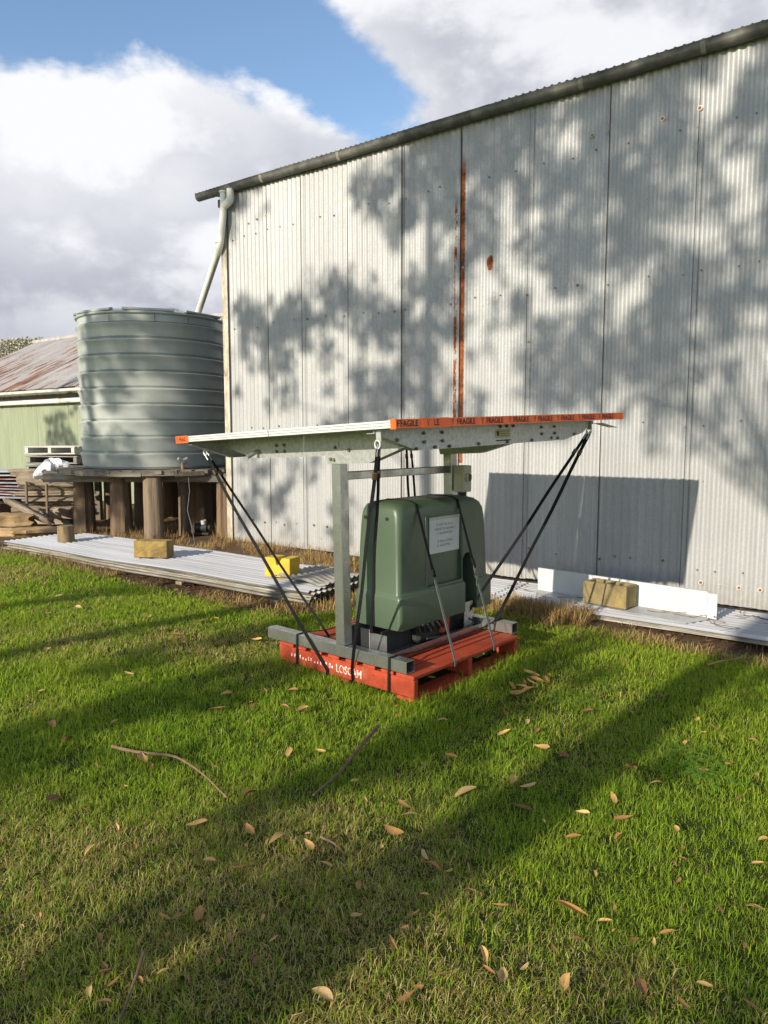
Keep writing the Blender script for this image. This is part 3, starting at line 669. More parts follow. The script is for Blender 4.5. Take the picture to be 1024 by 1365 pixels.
# ------------------------------------------------------------------ yard clutter at the far left
def split_log(name, F, L_, w, h, m, seed, label, cat='log', group=None):
    rr = random.Random(seed); b = MB(F); n = 16; rows = 11; vs = []
    lob = [(rr.uniform(.06, .16), k, rr.uniform(0, 6)) for k in (2, 3, 5)]; lob.append((rr.uniform(.02, .05), 7, rr.uniform(0, 6))); sw = rr.uniform(-.8, .8)
    for j in range(rows):
        k = j / (rows - 1); x = -L_ / 2 + L_ * k; tw = rr.uniform(-.02, .02)
        for i in range(n):
            a = 2 * math.pi * i / n; sq = 1 / max(abs(math.cos(a)), abs(math.sin(a))) ** .30
            q = sq * (1 + sum(c_ * math.sin(f * a + ph + sw * k) for c_, f, ph in lob)) * (1 + rr.uniform(-.07, .07)) * (1 - .22 * abs(2 * k - 1) ** 4)
            vs.append((x + (rr.uniform(-.05, .05) if j in (0, rows - 1) else 0), w / 2 * q * math.cos(a) + tw, h / 2 * q * math.sin(a) + h / 2))
    b.add(vs, [(j * n + i, j * n + (i + 1) % n, (j + 1) * n + (i + 1) % n, (j + 1) * n + i) for j in range(rows - 1) for i in range(n)] + [tuple(range(n))[::-1], tuple(range((rows - 1) * n, rows * n))])
    o = b.build(name, m, None, smooth=True, ang=40); return tag(recenter(o), label, cat, group)
G1 = 'split logs stacked beside the tank stand'
# (centre px x, y of underside, Y, length, width, height, roll about view axis, label)
pile = [(66, 700, 12.35, .86, .22, .13, 0, None), (74, 691, 12.25, .80, .22, .14, -4, None), (62, 682, 12.3, .98, .20, .13, 2, None), (72, 672, 12.2, .96, .20, .12, -2, None),
        (63, 662, 12.2, .98, .20, .10, 1, None), (64, 652, 12.15, .94, .24, .23, -3, 'broad smooth split log, widest of the timber pile'), (52, 636, 12.3, .85, .22, .14, 3, None), (80, 640, 12.1, .75, .20, .12, -14, 'pale split log lying slanted across the top of the timber pile')]
for i, (x, y, Y, L_, w, h, rz, lb) in enumerate(pile):
    p = atY(x, y, Y); F = Matrix.Translation(p) @ Matrix.Rotation(R(random.uniform(-14, 14)), 4, 'Z') @ Matrix.Rotation(R(-rz + random.uniform(-4, 4)), 4, 'Y')
    split_log('split_log', F, L_, w, h, 'timber', 400 + i, lb or 'weathered split log, %s from the bottom of the stack beside the tank stand' % ('first', 'second', 'third', 'fourth', 'fifth', '', 'seventh', '')[i], 'log', G1)
p = atY(37, 685, 11.75); split_log('leaning_slab', Matrix.Translation(p) @ Matrix.Rotation(R(27), 4, 'Y'), .78, .18, .09, 'timber', 420, 'slab of brown timber leaning slanted in front of the stacked logs', 'slab')
p = atY(10, 706, 11.6); split_log('short_log', Matrix.Translation(p) @ Matrix.Rotation(R(8), 4, 'Z'), .75, .30, .24, 'timber2', 421, 'thick pale log with dark sawn end at the left edge', 'log')
p = atY(2, 716, 11.2); split_log('thin_log', Matrix.Translation(p) @ Matrix.Rotation(R(-12), 4, 'Z'), .60, .13, .12, 'timber2', 422, 'thin round pole end poking in at the left edge', 'log')
p = onz(58, 716, .02); split_log('rotten_log', Matrix.Translation(p) @ Matrix.Rotation(R(24), 4, 'Z'), .75, .20, .16, 'timber2', 423, 'golden rotten log lying beside the stump on the sheets', 'log')
p = atY(95, 690, 12.1); split_log('split_log', Matrix.Translation(p) @ Matrix.Rotation(R(62), 4, 'Z') @ Matrix.Rotation(R(20), 4, 'Y'), .6, .12, .10, 'timber', 424, 'dark split timber jammed against the left tank post', 'log')
for x, y0, y1 in ((37, 642, 699), (64, 645, 702)):
    a, b_ = atY(x, y1, 11.95), atY(x - 2, y0, 11.95)
    o = MB().tube([a, b_], .022, 8).build('stake', 'log_grey', None, smooth=True)
    tag(recenter(o), ('left' if x < 50 else 'right') + ' of two thin upright stakes in front of the stacked logs', 'stake')
# stack of roofing iron far left
FRs = frame(Vector((-7.35, 13.2, 0)), R(-14))
for i in range(9):
    z0 = .44 + i * .055
    F = frame(Vector((-7.35 + random.uniform(-.05, .05), 13.2, 0)), R(-14 + random.uniform(-1.5, 1.5)))
    o = corr_sheet(F, -.45, .45, -1.5 + random.uniform(-.06, .06), 1.5, z0, nz=6, amp=.010, seed=450 + i, vertical=False, wob=.012) if False else None
    b = MB(F); nx = 56; vs = []; rr = random.Random(450 + i)
    for j in range(5):
        yy = -.42 + .84 * j / 4
        for k in range(9):
            xx = -1.55 + 3.1 * k / 8; vs.append((xx, yy + 0, z0 + .010 * math.cos(j * 2.2) + .012 * math.sin(xx * 1.5 + i)))
    # ribs run along the length: give the cross-section its corrugation
    vs = []; ny = 67
    for k in range(7):
        xx = -1.55 + 3.1 * k / 6 + rr.uniform(-.01, .01)
        for j in range(ny):
            yy = -.42 + .84 * j / (ny - 1); vs.append((xx, yy, z0 + .010 * math.cos(2 * math.pi * yy / .0762) + .014 * math.sin(xx * 1.3 + i * .7)))
    b.add(vs, [(k * ny + j, k * ny + j + 1, (k + 1) * ny + j + 1, (k + 1) * ny + j) for k in range(6) for j in range(ny - 1)])
    o = b.build('roofing_sheet', 'sheet_red' if i in (2, 4, 6) else ('sheet_white' if i > 6 else 'sheet_blue'), None, smooth=True, ang=60)
    if i in (2, 4, 6): tag(recenter(o), 'red-stained corrugated sheet, %s of three red ones in the far-left stack' % {2: 'lowest', 4: 'middle', 6: 'highest'}[i], 'roofing sheet', 'sheets of the far-left stack')
    elif i == 8: tag(recenter(o), 'pale top sheet of the corrugated stack at the far left', 'roofing sheet')
    elif i == 7: tag(recenter(o), 'pale sheet second from the top of the far-left corrugated stack', 'roofing sheet')
    else: tag(recenter(o), 'dull zinc corrugated sheet, %s from the top of the far-left stack' % ('ninth', 'eighth', '', 'sixth', '', 'fourth')[i], 'roofing sheet', 'sheets of the far-left stack')
for k, dx in enumerate((-.55, .9)):
    F = frame(FRs @ Vector((dx, 0, 0)), R(76)); split_log('support_log', F, .9, .22, .38, 'timber', 470 + k, 'dark log carrying the %s of the far-left corrugated stack' % ('left end' if k == 0 else 'right end'), 'log')
# two pallets, plastic and boards on the back of the stand
def small_pallet(F, m, label):
    t = thing('old_pallet', F, label, 'pallet')
    for k in range(3): MB(F).box((-.42 + k * .42 - .03, -.46, .019), (-.42 + k * .42 + .03, .46, .111)).build('bearer', m, t, bevel=.004)
    for z0 in (0, .112):
        for k in range(7): MB(F).box((-.46, -.465 + k * .139, z0), (.46, -.465 + k * .139 + .095, z0 + .018)).build('deck_board', m, t, bevel=.003)
PB = atY(80, 629, 13.1)
# a crate of rails stands behind the tank carrying the pallets
FP_ = Matrix.Translation((PB.x + .10, PB.y, PB.z)) @ Matrix.Rotation(R(-8), 4, 'Z')
small_pallet(Matrix.Translation((0, 0, .32)) @ FP_, 'board_white', 'whitewashed pallet lying on top beside the tank')
small_pallet(Matrix.Translation((.03, 0, .16)) @ FP_, 'board_grey', 'grey pallet under the whitewashed one beside the tank')
small_pallet(FP_, 'board_grey', 'lowest grey pallet half hidden by plastic beside the tank')
# trestle carrying the pallets
tr = thing('trestle', Matrix.Translation((PB.x + .1, PB.y, 0)), 'dark timber trestle under the small pallets beside the tank', 'trestle')
FT = frame((PB.x + .1, PB.y, 0), R(-8))
for sx in (-.4, .4):
    for sy in (-.35, .35): MB(FT).box((sx - .05, sy - .05, -.02), (sx + .05, sy + .05, PB.z - .06)).build('leg', 'deck_wood', tr, bevel=.006)
for sy in (-.35, .35): plank(frame(FT @ Vector((0, sy, PB.z - .06)), R(-8)), 1.0, .10, .056, 'deck_wood', 480, 'rail', tr)
for i, (x, y, Y, L_, rz, lb) in enumerate(((88, 633, 11.55, .62, 4, 'upper of two loose boards sticking out left of the tank'), (84, 640, 11.45, .80, -3, 'lower loose board sticking out left of the tank'))):
    p = atY(x, y, Y); o = plank(Matrix.Translation(p) @ Matrix.Rotation(R(rz), 4, 'Z') @ Matrix.Rotation(R(3), 4, 'Y'), L_, .20, .04, 'deck_wood', 490 + i, 'loose_board', None); tag(recenter(o), lb, 'board')
# crumpled plastic: a draped, creased sheet
b = MB(); c = atY(66, 622, 11.95); nu, nv = 26, 18; vs = []
for j in range(nv):
    for i in range(nu):
        a = 2 * math.pi * i / nu; k = j / (nv - 1); el = (k - .5) * math.pi
        cr = 1 + .16 * math.sin(5 * a + 4 * k) + .10 * math.sin(11 * a - 7 * k) + random.uniform(-.05, .05)
        x = .23 * math.cos(el) * math.cos(a) * cr; y = .16 * math.cos(el) * math.sin(a) * cr; z = .11 * math.sin(el) * cr
        if x < -.02: z -= .45 * (abs(x) - .02) * 1.6
        if x > .1: x *= 1.25; z += .02
        vs.append((c.x + x, c.y + y, c.z + z))
b.add(vs, [(j * nu + i, j * nu + (i + 1) % nu, (j + 1) * nu + (i + 1) % nu, (j + 1) * nu + i) for j in range(nv - 1) for i in range(nu)])
tag(recenter(b.build('plastic_bundle', 'plastic', None, smooth=True, ang=25)), 'crumpled white plastic bundle draped over boards left of the tank', 'plastic sheet')

# ------------------------------------------------------------------ stacks of roofing iron on the ground by the wall
def lying_sheet(F, L_, w, z0, seed, m, amp=.0105, sag=.010, nx=14, name='roofing_sheet', curl=0., wl_=.0762):
    rr = random.Random(seed); b = MB(F); ny = int(w / wl_ * 6) + 1; vs = []; ph = rr.uniform(0, 6)
    e0, e1 = rr.uniform(-.06, .06), rr.uniform(-.06, .06)
    for k in range(nx + 1):
        q = k / nx; x = -L_ / 2 + L_ * q + (e0 if k == 0 else 0) + (e1 if k == nx else 0)
        for j in range(ny):
            y = -w / 2 + w * j / (ny - 1)
            z = z0 + amp * math.cos(2 * math.pi * y / wl_) + sag * math.sin(q * 5 + ph) * .5 + sag * .4 * math.sin(q * 13 + ph * 2 + y * 2)
            if curl and q > .93: z -= curl * (q - .93) / .07
            if curl and q > .9: x_ = x + .03 * math.sin(y * 9 + seed)
            else: x_ = x
            vs.append((x_, y, z))
    b.add(vs, [(k * ny + j, k * ny + j + 1, (k + 1) * ny + j + 1, (k + 1) * ny + j) for k in range(nx) for j in range(ny - 1)])
    return localise(b.build(name, m, None, smooth=True, ang=60), F)
GA = 'corrugated sheets under the top one of the left stack'
ORD = ('topmost', 'second', 'third', 'fourth', 'fifth', 'sixth', 'seventh', 'eighth', 'ninth')
for i in range(2, 9):
    az = WA + R(1.6) + R(random.uniform(-.35, .35)); cs_ = -1.95 + random.uniform(-.03, .03)
    L_ = 5.35 + random.uniform(-.1, .1); wid = .90 + (0 if i == 8 else random.uniform(-.02, .05))
    F = frame(S(cs_, -1.86 + random.uniform(-.03, .03) - (.03 if i < 5 else 0), 0), az)
    o = lying_sheet(F, L_, wid, .022 + (i - 2) * .0155, 500 + i, 'sheet_white' if i == 8 else 'sheet_edge', sag=.012 if i < 8 else .016, curl=.0)
    recenter(o)
    if i == 8: tag(o, 'long white corrugated sheet topping the stack by the tank, weighted with blocks', 'roofing sheet')
    else: tag(o, 'chalky corrugated sheet, %s from the top of the long stack between tank and lawn' % ORD[8 - i], 'roofing sheet', GA)
# a second half-width sheet lapped along the back, and curled short offcut at the near end
F = frame(S(-2.2, -1.40, 0), WA + R(1.0)); tag(recenter(lying_sheet(F, 4.6, .42, .110, 520, 'sheet_white')), 'narrow white corrugated sheet along the back of the left stack', 'roofing sheet')
F = frame(S(.42, -1.66, 0), WA + R(4)); tag(recenter(lying_sheet(F, .70, .72, .158, 521, 'sheet_edge', sag=.03, amp=.010)), 'short buckled white sheet on the near end of the left stack', 'roofing sheet')
for k, cs_ in enumerate((-4.2, -2.6, -1.0, .4)):
    o = MB(frame(S(cs_, -1.9, -.02), WA)).box((-.05, -.42, 0), (.05, .42, .035)).build('packing_timber', 'timber', None, bevel=.004); tag(recenter(o), 'packing timber under the left sheet stack', 'timber', 'packing timbers under the left sheet stack')
for i in range(4):
    F = frame(S(3.75 + random.uniform(-.02, .04), -.72 + (.0 if i < 3 else -.03), 0), WA + R(.3 * (i - 1)))
    o = lying_sheet(F, 4.9, .84, .020 + i * .014, 540 + i, 'sheet_white' if i >= 3 else 'sheet_edge', sag=.005)
    recenter(o)
    if i == 3: tag(o, 'white corrugated sheet lying along the foot of the wall at right', 'roofing sheet')
    else: tag(o, 'old corrugated sheet, %s from the top of the pile at the right wall foot' % ORD[3 - i], 'roofing sheet', 'sheets under the white sheet at the wall foot')
# white folded flashing standing on the right-hand sheets
fb = thing('metal_flashing', frame(S(3.03, -.74, .075), WA + R(-5)), 'long white folded metal flashing standing on sheets by the wall', 'flashing')
F = frame(S(3.03, -.74, .075), WA + R(-5)); hl = .80
MB(F).box((-hl, -.003, 0), (hl - .05, .003, .205)).build('upright', 'flash', fb, bevel=.001)
MB(F).box((-hl, -.003, .2055), (hl - .05, .022, .2100)).build('top_fold', 'flash', fb)
MB(F).box((hl - .044, -.003, .0), (hl + .03, .003, .200), Matrix.Rotation(R(-1), 4, 'Z')).build('end_piece', 'flash', fb, bevel=.001)
b = MB(F); b.add([(-hl, -.004, .004), (hl - .0, -.004, .004), (hl - .10, -.30, .001), (-hl + .10, -.20, .001), (-hl, -.004, .0), (hl, -.004, .0), (hl - .10, -.30, -.003), (-hl + .10, -.20, -.003)],
                 [(0, 1, 2, 3), (7, 6, 5, 4), (0, 4, 5, 1), (1, 5, 6, 2), (2, 6, 7, 3), (3, 7, 4, 0)]); b.build('flange', 'flash_in', fb)
# concrete blocks and a stump holding the sheets down
def rough_block(name, F, dims, m, label, holes=None, cat='block', bev=.012):
    x, y, z = dims
    if holes is None:
        b = MB(F).box((-x / 2, -y / 2, 0), (x / 2, y / 2, z)); o = b.build(name, m, None, bevel=bev, seg=2)
    elif holes == 1:                                # hollow block: two long shells and three webs
        b = MB(F); w = .034
        for sy in (-1, 1): b.box((-x / 2, sy * (y / 2 - w / 2) - w / 2, 0), (x / 2, sy * (y / 2 - w / 2) + w / 2, z))
        for xc_ in (-x / 2 + w / 2 + .002, 0, x / 2 - w / 2 - .002): b.box((xc_ - w / 2, -y / 2 + w - .001, .002), (xc_ + w / 2, y / 2 - w + .001, z - .003))
        o = b.build(name, m, None, bevel=.006, seg=2); return tag(recenter(o), label, cat)
    else:                                           # open-ended block seen from its notched side
        b = MB(F); g_ = .030
        b.prism([(-x / 2, 0), (x / 2, 0), (x / 2, z), (g_ + .02, z), (g_ * .3, z * .62), (-g_ * .3, z * .62), (-g_ + .01, z), (-x / 2, z)], -y / 2, y / 2)
        o = b.build(name, m, None, bevel=.010, seg=2); return tag(recenter(o), label, cat)
    sub = o.modifiers.new('rough', 'SUBSURF'); sub.subdivision_type = 'SIMPLE'; sub.levels = 3; sub.render_levels = 3
    tx = bpy.data.textures.new('grit', 'CLOUDS'); tx.noise_scale = .035
    dm = o.modifiers.new('grit', 'DISPLACE'); dm.texture = tx; dm.strength = .012; dm.mid_level = .5
    return tag(recenter(o), label, cat)
def topz(p): return p
p = onz(206, 743, .13); rough_block('concrete_block', frame(Vector((p.x - .02, p.y + .06, .130)), R(-8)), (.40, .20, .19), 'block_y', 'ochre block holding down the middle of the left sheet stack')
p = onz(375, 768, .15); 
rough_block('concrete_block', frame(Vector((p.x, p.y + .08, .140)), R(-24)), (.29, .19, .19), 'block_yellow', 'bright yellow notched block on the near end of the left stack', holes=2, bev=.008)
p = onz(812, 809, .085); rough_block('concrete_block', frame(S(3.0, -.87, .085), WA + R(-7)), (.40, .19, .19), 'block_m', 'mossy hollow block in front of the white flashing', holes=1, bev=.008)
p = onz(84, 722, .13); st = log_post(Vector((p.x, p.y + .1, .128)), .105, .20, 'stump', 560, 'stump'); tag(recenter(st), 'short sawn log stump standing on the left sheet stack', 'stump')

# ------------------------------------------------------------------ red pallet (u runs along the lettered side to the left, v to the back)
PA = R(49.2 - 90)                                   # local x = right-front, local y = v
PBm = Vector((0.172, 4.176, 0)); FPal = frame(PBm, PA)
def uv(u, v, z=0.): return Vector((-u, v, z))
pal = thing('red_pallet', FPal, 'red painted timber pallet with white stencilled lettering on the lawn', 'pallet')
PL = 1.155
fbear = None
for i, v0 in enumerate((0.0, .555, 1.11)):
    o = MB(FPal).box((-PL, v0, .020), (0, v0 + .042, .128)).build('bearer', 'red', pal, bevel=.005)
    if i == 0: fbear = o
us = [0.0, .155, .30, .445, .60, .755, .90, 1.025]
for k, u0 in enumerate(us):
    w = .135 if k in (0, 7) else .098
    if k == 7: u0 = PL - w
    MB(FPal).box((-u0 - w, -.003, .129), (-u0, PL + .003, .150 + random.uniform(-.001, .002))).build('deck_board', 'red', pal, bevel=.004)
for k, u0 in enumerate((0.0, .52, PL - .13)):
    MB(FPal).box((-u0 - .13, -.002, -.002), (-u0, PL + .002, .019)).build('bottom_board', 'red', pal, bevel=.003)
b = MB(FPal)
for k, u0 in enumerate(us):
    for v0 in (.02, .575, 1.13):
        for du in (.03, .075): b.tube([uv(u0 + du, v0, .148), uv(u0 + du, v0, .1528)], .0045, 6)
tag(b.build('nail_heads', 'screw', pal), kind='stuff')
def text_on(F, txt, size, x, y, m, name, parent, sx=1., depth=.0012):
    vs, fs = text_mesh(txt, size)
    b = MB(F); b.add([(x + vx * sx, y + vy, depth) for vx, vy, _ in vs], fs)
    return b.build(name, m, parent)
FT = FPal @ Matrix(((1, 0, 0, 0), (0, 0, -1, -.0005), (0, 1, 0, 0), (0, 0, 0, 1)))   # text plane: x along the side, y up, facing the lawn
text_on(FT, 'LOSCAM', .072, -.625, .052, 'stencil', 'stencil_lettering', fbear, .78, .0014)
rr = random.Random(5); b = MB(FT)
for k in range(15):
    x = -1.04 + k * .027 + rr.uniform(-.004, .004); h = rr.uniform(.012, .03)
    b.add([(x, .068, .0014), (x + .012, .068 + rr.uniform(-.004, .004), .0014), (x + .012, .068 + h, .0014), (x, .068 + h * .9, .0014)], [(0, 1, 2, 3)])
b.add([(-.93, .028, .0014), (-.925, .028, .0014), (-.925, .11, .0014), (-.93, .11, .0014)], [(0, 1, 2, 3)]) if False else None
b.build('worn_stencil_marks', 'stencil', fbear)

# ------------------------------------------------------------------ solar table: feet, posts, beams, panels
sol = thing('solar_panel_table', FPal, 'steel frame with flat solar panel table strapped upright on the red pallet', 'solar panel')
def hollow_tube(F, a, b, w, h, th=.004):            # open-ended rectangular tube along local x from a to b
    m = MB(F); o = [(-w / 2, 0), (w / 2, 0), (w / 2, h), (-w / 2, h)]; i = [(-w / 2 + th, th), (w / 2 - th, th), (w / 2 - th, h - th), (-w / 2 + th, h - th)]
    vs = [(x, y, z) for x in (a, b) for y, z in o] + [(x, y, z) for x in (a, b) for y, z in i]
    fs = [(k, (k + 1) % 4, (k + 1) % 4 + 4, k + 4) for k in range(4)] + [(k + 8, k + 12, (k + 1) % 4 + 12, (k + 1) % 4 + 8) for k in range(4)]
    for e in (0, 4): fs += [(k + e, (k + 1) % 4 + e, (k + 1) % 4 + 8 + e, k + 8 + e) for k in range(4)]
    return m.add(vs, fs)
FZ = .1545
hollow_tube(FPal @ Matrix.Translation((0, .036, FZ)), -1.275, -.055, .075, .072).build('foot_tube', 'steel', sol, bevel=.003)
hollow_tube(FPal @ Matrix.Translation((0, 1.19, FZ)), -1.275, -.05, .075, .072).build('foot_tube', 'steel', sol, bevel=.003)
# posts lean very slightly to the left with the table
def lean_box(b, u0, u1, v0, v1, z0, z1, du):
    vs = [uv(u0, v0, z0), uv(u1, v0, z0), uv(u1, v1, z0), uv(u0, v1, z0), uv(u0 + du, v0, z1), uv(u1 + du, v0, z1), uv(u1 + du, v1, z1), uv(u0 + du, v1, z1)]
    return b.add(vs, [(0, 3, 2, 1), (4, 5, 6, 7), (0, 1, 5, 4), (1, 2, 6, 5), (2, 3, 7, 6), (3, 0, 4, 7)])
ZT = FZ + .073
lean_box(MB(FPal), .553, .628, .0, .072, ZT, 1.42, .030).build('post', 'steel', sol, bevel=.004)
lean_box(MB(FPal), .553, .628, 1.155, 1.227, ZT, 1.44, .030).build('post', 'steel', sol, bevel=.004)
MB(FPal).box(uv(.592, .074, 1.255), uv(.632, 1.153, 1.305)).build('cross_tube', 'steel', sol, bevel=.004)
# the table itself sits slightly turned and tilted on the posts
TZ = 1.582; AA = R(45.5 - 90)
tilt = Matrix(((1, 0, 0, 0), (0, 1, 0, 0), (.045, .032, 1, 0), (0, 0, 0, 1)))
tn = Vector((-.045, -.032, 1)).normalized()
FA = frame(Vector((.141, 5.421, TZ)), AA) @ Matrix.Rotation(R(1.83), 4, 'X') @ Matrix.Rotation(R(-2.58), 4, 'Y')
AW, AL, TH = 1.07, 1.2035, .040
ztop = .018
for ix in (0, 1):
    for iy in (0, 1):
        x0, x1 = -AW + ix * AW + (.004 if ix else 0), -AW + (ix + 1) * AW - (0 if ix else .004)
        y0, y1 = -AL + iy * AL + (.004 if iy else 0), -AL + (iy + 1) * AL - (0 if iy else .004)
        fw = .035
        gl = MB(FA).box((x0 + fw * .3, y0 + fw * .3, ztop - .009), (x1 - fw * .3, y1 - fw * .3, ztop - .003)).build('solar_panel', 'cell', sol)
        MB(FA).box((x0 + fw * .32, y0 + fw * .32, ztop - .0135), (x1 - fw * .32, y1 - fw * .32, ztop - .0095)).build('backsheet', 'backsheet', gl)
        for (a, c) in (((x0, y0), (x1, y0 + .012)), ((x0, y1 - .012), (x1, y1)), ((x0, y0 + .0125), (x0 + .012, y1 - .0125)), ((x1 - .012, y0 + .0125), (x1, y1 - .0125))):
            b = MB(FA).box((a[0], a[1], ztop - TH), (c[0], c[1], ztop)).build('panel_frame', 'alu', gl, bevel=.0015)
# grooves of the aluminium extrusion along the visible edges
for zz in (ztop - .013, ztop - .028):
    MB(FA).box((-AW, -AL - .0022, zz), (AW, -AL - .0002, zz + .004)).build('frame_groove', 'plate', sol)
# beams along x over the two posts, channels along y under the long edges
ZB = ztop - TH - .002                               # underside of panel frames
def table_uv(u, v, z):                              # pallet u,v -> table coordinates
    return FA.inverted() @ (FPal @ uv(u, v, z))
def beam(yc, x_l, x_r, xp):
    d0, d1, d2 = .03, .135, .185                    # end depth, normal depth, gusset depth
    poly = [(x_l, ZB), (x_l, ZB - d0), (x_l + .42, ZB - d1), (xp - .07, ZB - d1), (xp - .06, ZB - d2), (xp + .30, ZB - d2), (x_r, ZB - .100), (x_r, ZB)]
    o = MB(FA).prism(poly, yc - .004, yc + .004).build('cross_beam', 'plate', sol)
    # folded bottom flange following the lower outline
    low = poly[1:7]
    for (a, c) in zip(low[:-1], low[1:]):
        if abs(c[0] - a[0]) < .02: continue
        b = MB(FA); b.add([(a[0], yc + .0045, a[1]), (c[0], yc + .0045, c[1]), (c[0], yc + .062, c[1]), (a[0], yc + .062, a[1]), (a[0], yc + .0045, a[1] + .004), (c[0], yc + .0045, c[1] + .004), (c[0], yc + .062, c[1] + .004), (a[0], yc + .062, a[1] + .004)],
                          [(0, 3, 2, 1), (4, 5, 6, 7), (0, 1, 5, 4), (1, 2, 6, 5), (2, 3, 7, 6), (3, 0, 4, 7)]); b.build('flange', 'plate', o)
    return o
q1 = table_uv(.62, -.006, 1.40); q2 = table_uv(.62, 1.149, 1.40)
bm1 = beam(q1.y, -.965, .865, q1.x); bm2 = beam(q2.y, -.965, .865, q2.x)
def bolt(x, y, z, ax, parent, r=.011, m='screw'):
    d = Vector((0, 0, 0)); d[ax[0]] = ax[1]
    p = Vector((x, y, z)); MB(FA).tube([p, p + d * .010], r, 6).build('bolt', m, parent)
for (dx, dz) in ((-.56, -.055), (-.48, -.055), (-.56, -.095), (-.48, -.095), (.02, -.085), (-.03, -.155), (.14, -.105), (.0, -.16)):
    bolt(q1.x + dx, q1.y - .004, ZB + dz, (1, -1), bm1)
MB(FA).tube([(-.50 , q1.y - .004, ZB - .085), (-.50, q1.y - .10, ZB - .125)], .014, 8).build('drain_stub', 'plate', bm1)
MB(FA).box((q1.x + .02, q1.y - .0075, ZB - .09), (q1.x + .05, q1.y - .0045, ZB - .05), ).build('clip_plate', 'plate', bm1)
chans = []
for sx in (1, -1):
    xc = .875 * sx if sx > 0 else -.972
    y0, y1 = -1.17, 1.12
    poly = [(y0, ZB), (y0, ZB - .02), (y0 + .33, ZB - .125), (y1 - .42, ZB - .125), (y1 - .16, ZB - .085), (y1 - .05, ZB - .03), (y1, ZB - .025), (y1, ZB)]
    L = Matrix(((0, 1, 0, 0), (1, 0, 0, 0), (0, 0, 1, 0), (0, 0, 0, 1)))
    o = MB(FA).prism(poly, xc - .0035, xc + .0035, L).build('side_channel', 'plate', sol)
    low = poly[1:6]
    for (a, c) in zip(low[:-1], low[1:]):
        x0, x1 = (xc - .055, xc - .004) if sx > 0 else (xc + .004, xc + .055)
        b = MB(FA); b.add([(x0, a[0], a[1]), (x1, a[0], a[1]), (x1, c[0], c[1]), (x0, c[0], c[1]), (x0, a[0], a[1] + .004), (x1, a[0], a[1] + .004), (x1, c[0], c[1] + .004), (x0, c[0], c[1] + .004)],
                          [(0, 3, 2, 1), (4, 5, 6, 7), (0, 1, 5, 4), (1, 2, 6, 5), (2, 3, 7, 6), (3, 0, 4, 7)]); b.build('flange', 'plate', o)
    chans.append((xc, o))
xc, ch = chans[0]
for (yy, dz) in ((-.78, -.03), (-.78, -.08), (-.62, -.03), (-.62, -.08), (.42, -.03), (.42, -.075), (.58, -.03), (.58, -.075), (-1.0, -.06), (-.85, -.115), (-.69, -.112), (-.56, -.113), (-.28, -.112), (.02, -.112), (.30, -.112), (.54, -.105), (.62, -.110), (.84, -.09), (.02, -.012), (-.05, -.012), (.09, -.012)):
    bolt(xc + .0035, yy, ZB + dz, (0, 1), ch, .010)
st_ = MB(FA).box((xc + .0038, -.10, ZB - .085), (xc + .0048, .06, ZB - .030)).build('sticker', 'sticker', ch)
MB(FA).box((xc + .0049, -.09, ZB - .070), (xc + .0053, -.065, ZB - .040)).build('sticker_mark', 'ink', st_)
for k in range(3): MB(FA).box((xc + .0049, -.05, ZB - .045 - k * .014), (xc + .0053, .04, ZB - .041 - k * .014)).build('sticker_line', M['block_y'], st_)
MB(FA).box((xc + .0038, -.10, ZB - .104), (xc + .0044, .06, ZB - .096)).build('sticker_strip', 'ink', ch)
# tie-down lugs at the corners and the pale folded tab at the far right
eyes = {}
for nm, (x, y) in dict(front=(.90, -1.16), left=(-.985, -1.02), right=(.88, 1.06), back=(-.95, 1.05)).items():
    lug = MB(FA).box((x - .018, y - .003, ZB - .065), (x + .018, y + .003, ZB - .001)).build('tie_lug', 'plate', sol, bevel=.001)
    c = Vector((x, y - .012, ZB - .078)); ring = [c + Vector((.02 * math.cos(a), 0, .022 * math.sin(a))) for a in [i * math.pi / 6 for i in range(13)]]
    MB(FA).tube(ring, .0045, 6, cap=False).build('ring', 'alu', lug, smooth=True)
    eyes[nm] = FA @ (c + Vector((0, 0, -.02)))
b = MB(FA); b.add([(.90, 1.08, ZB - .02), (.97, 1.17, ZB - .055), (.99, 1.28, ZB - .06), (.90, 1.22, ZB - .02), (.90, 1.08, ZB - .022), (.97, 1.17, ZB - .057), (.99, 1.28, ZB - .062), (.90, 1.22, ZB - .022)], [(0, 1, 2, 3), (7, 6, 5, 4), (0, 4, 5, 1), (1, 5, 6, 2), (2, 6, 7, 3), (3, 7, 4, 0)]); b.build('folded_tab', 'box', sol)
# switch box on the rear post
bx = MB(FPal).box(uv(.46, 1.14, 1.12), uv(.55, 1.24, 1.31)).build('switch_box', 'box', sol, bevel=.006)
MB(FPal).tube([uv(.4595, 1.19, 1.225), uv(.445, 1.19, 1.225)], .032, 16).build('rotary_switch', 'box', bx, smooth=True)
MB(FPal).box(uv(.4445, 1.184, 1.20), uv(.437, 1.196, 1.25), Matrix.Rotation(0, 4, 'X')).build('switch_handle', 'ink', bx)
MB(FPal).tube([uv(.505, 1.19, 1.12), uv(.505, 1.19, 1.08)], .03, 12).build('cable_gland', 'black', bx, smooth=True)
for du in (-.012, .012): MB(FPal).tube([uv(.505 + du, 1.19, 1.08), uv(.505 + du * 2, 1.20, .8), uv(.52, 1.18, .5)], .008, 6).build('cable', 'black', bx, smooth=True)
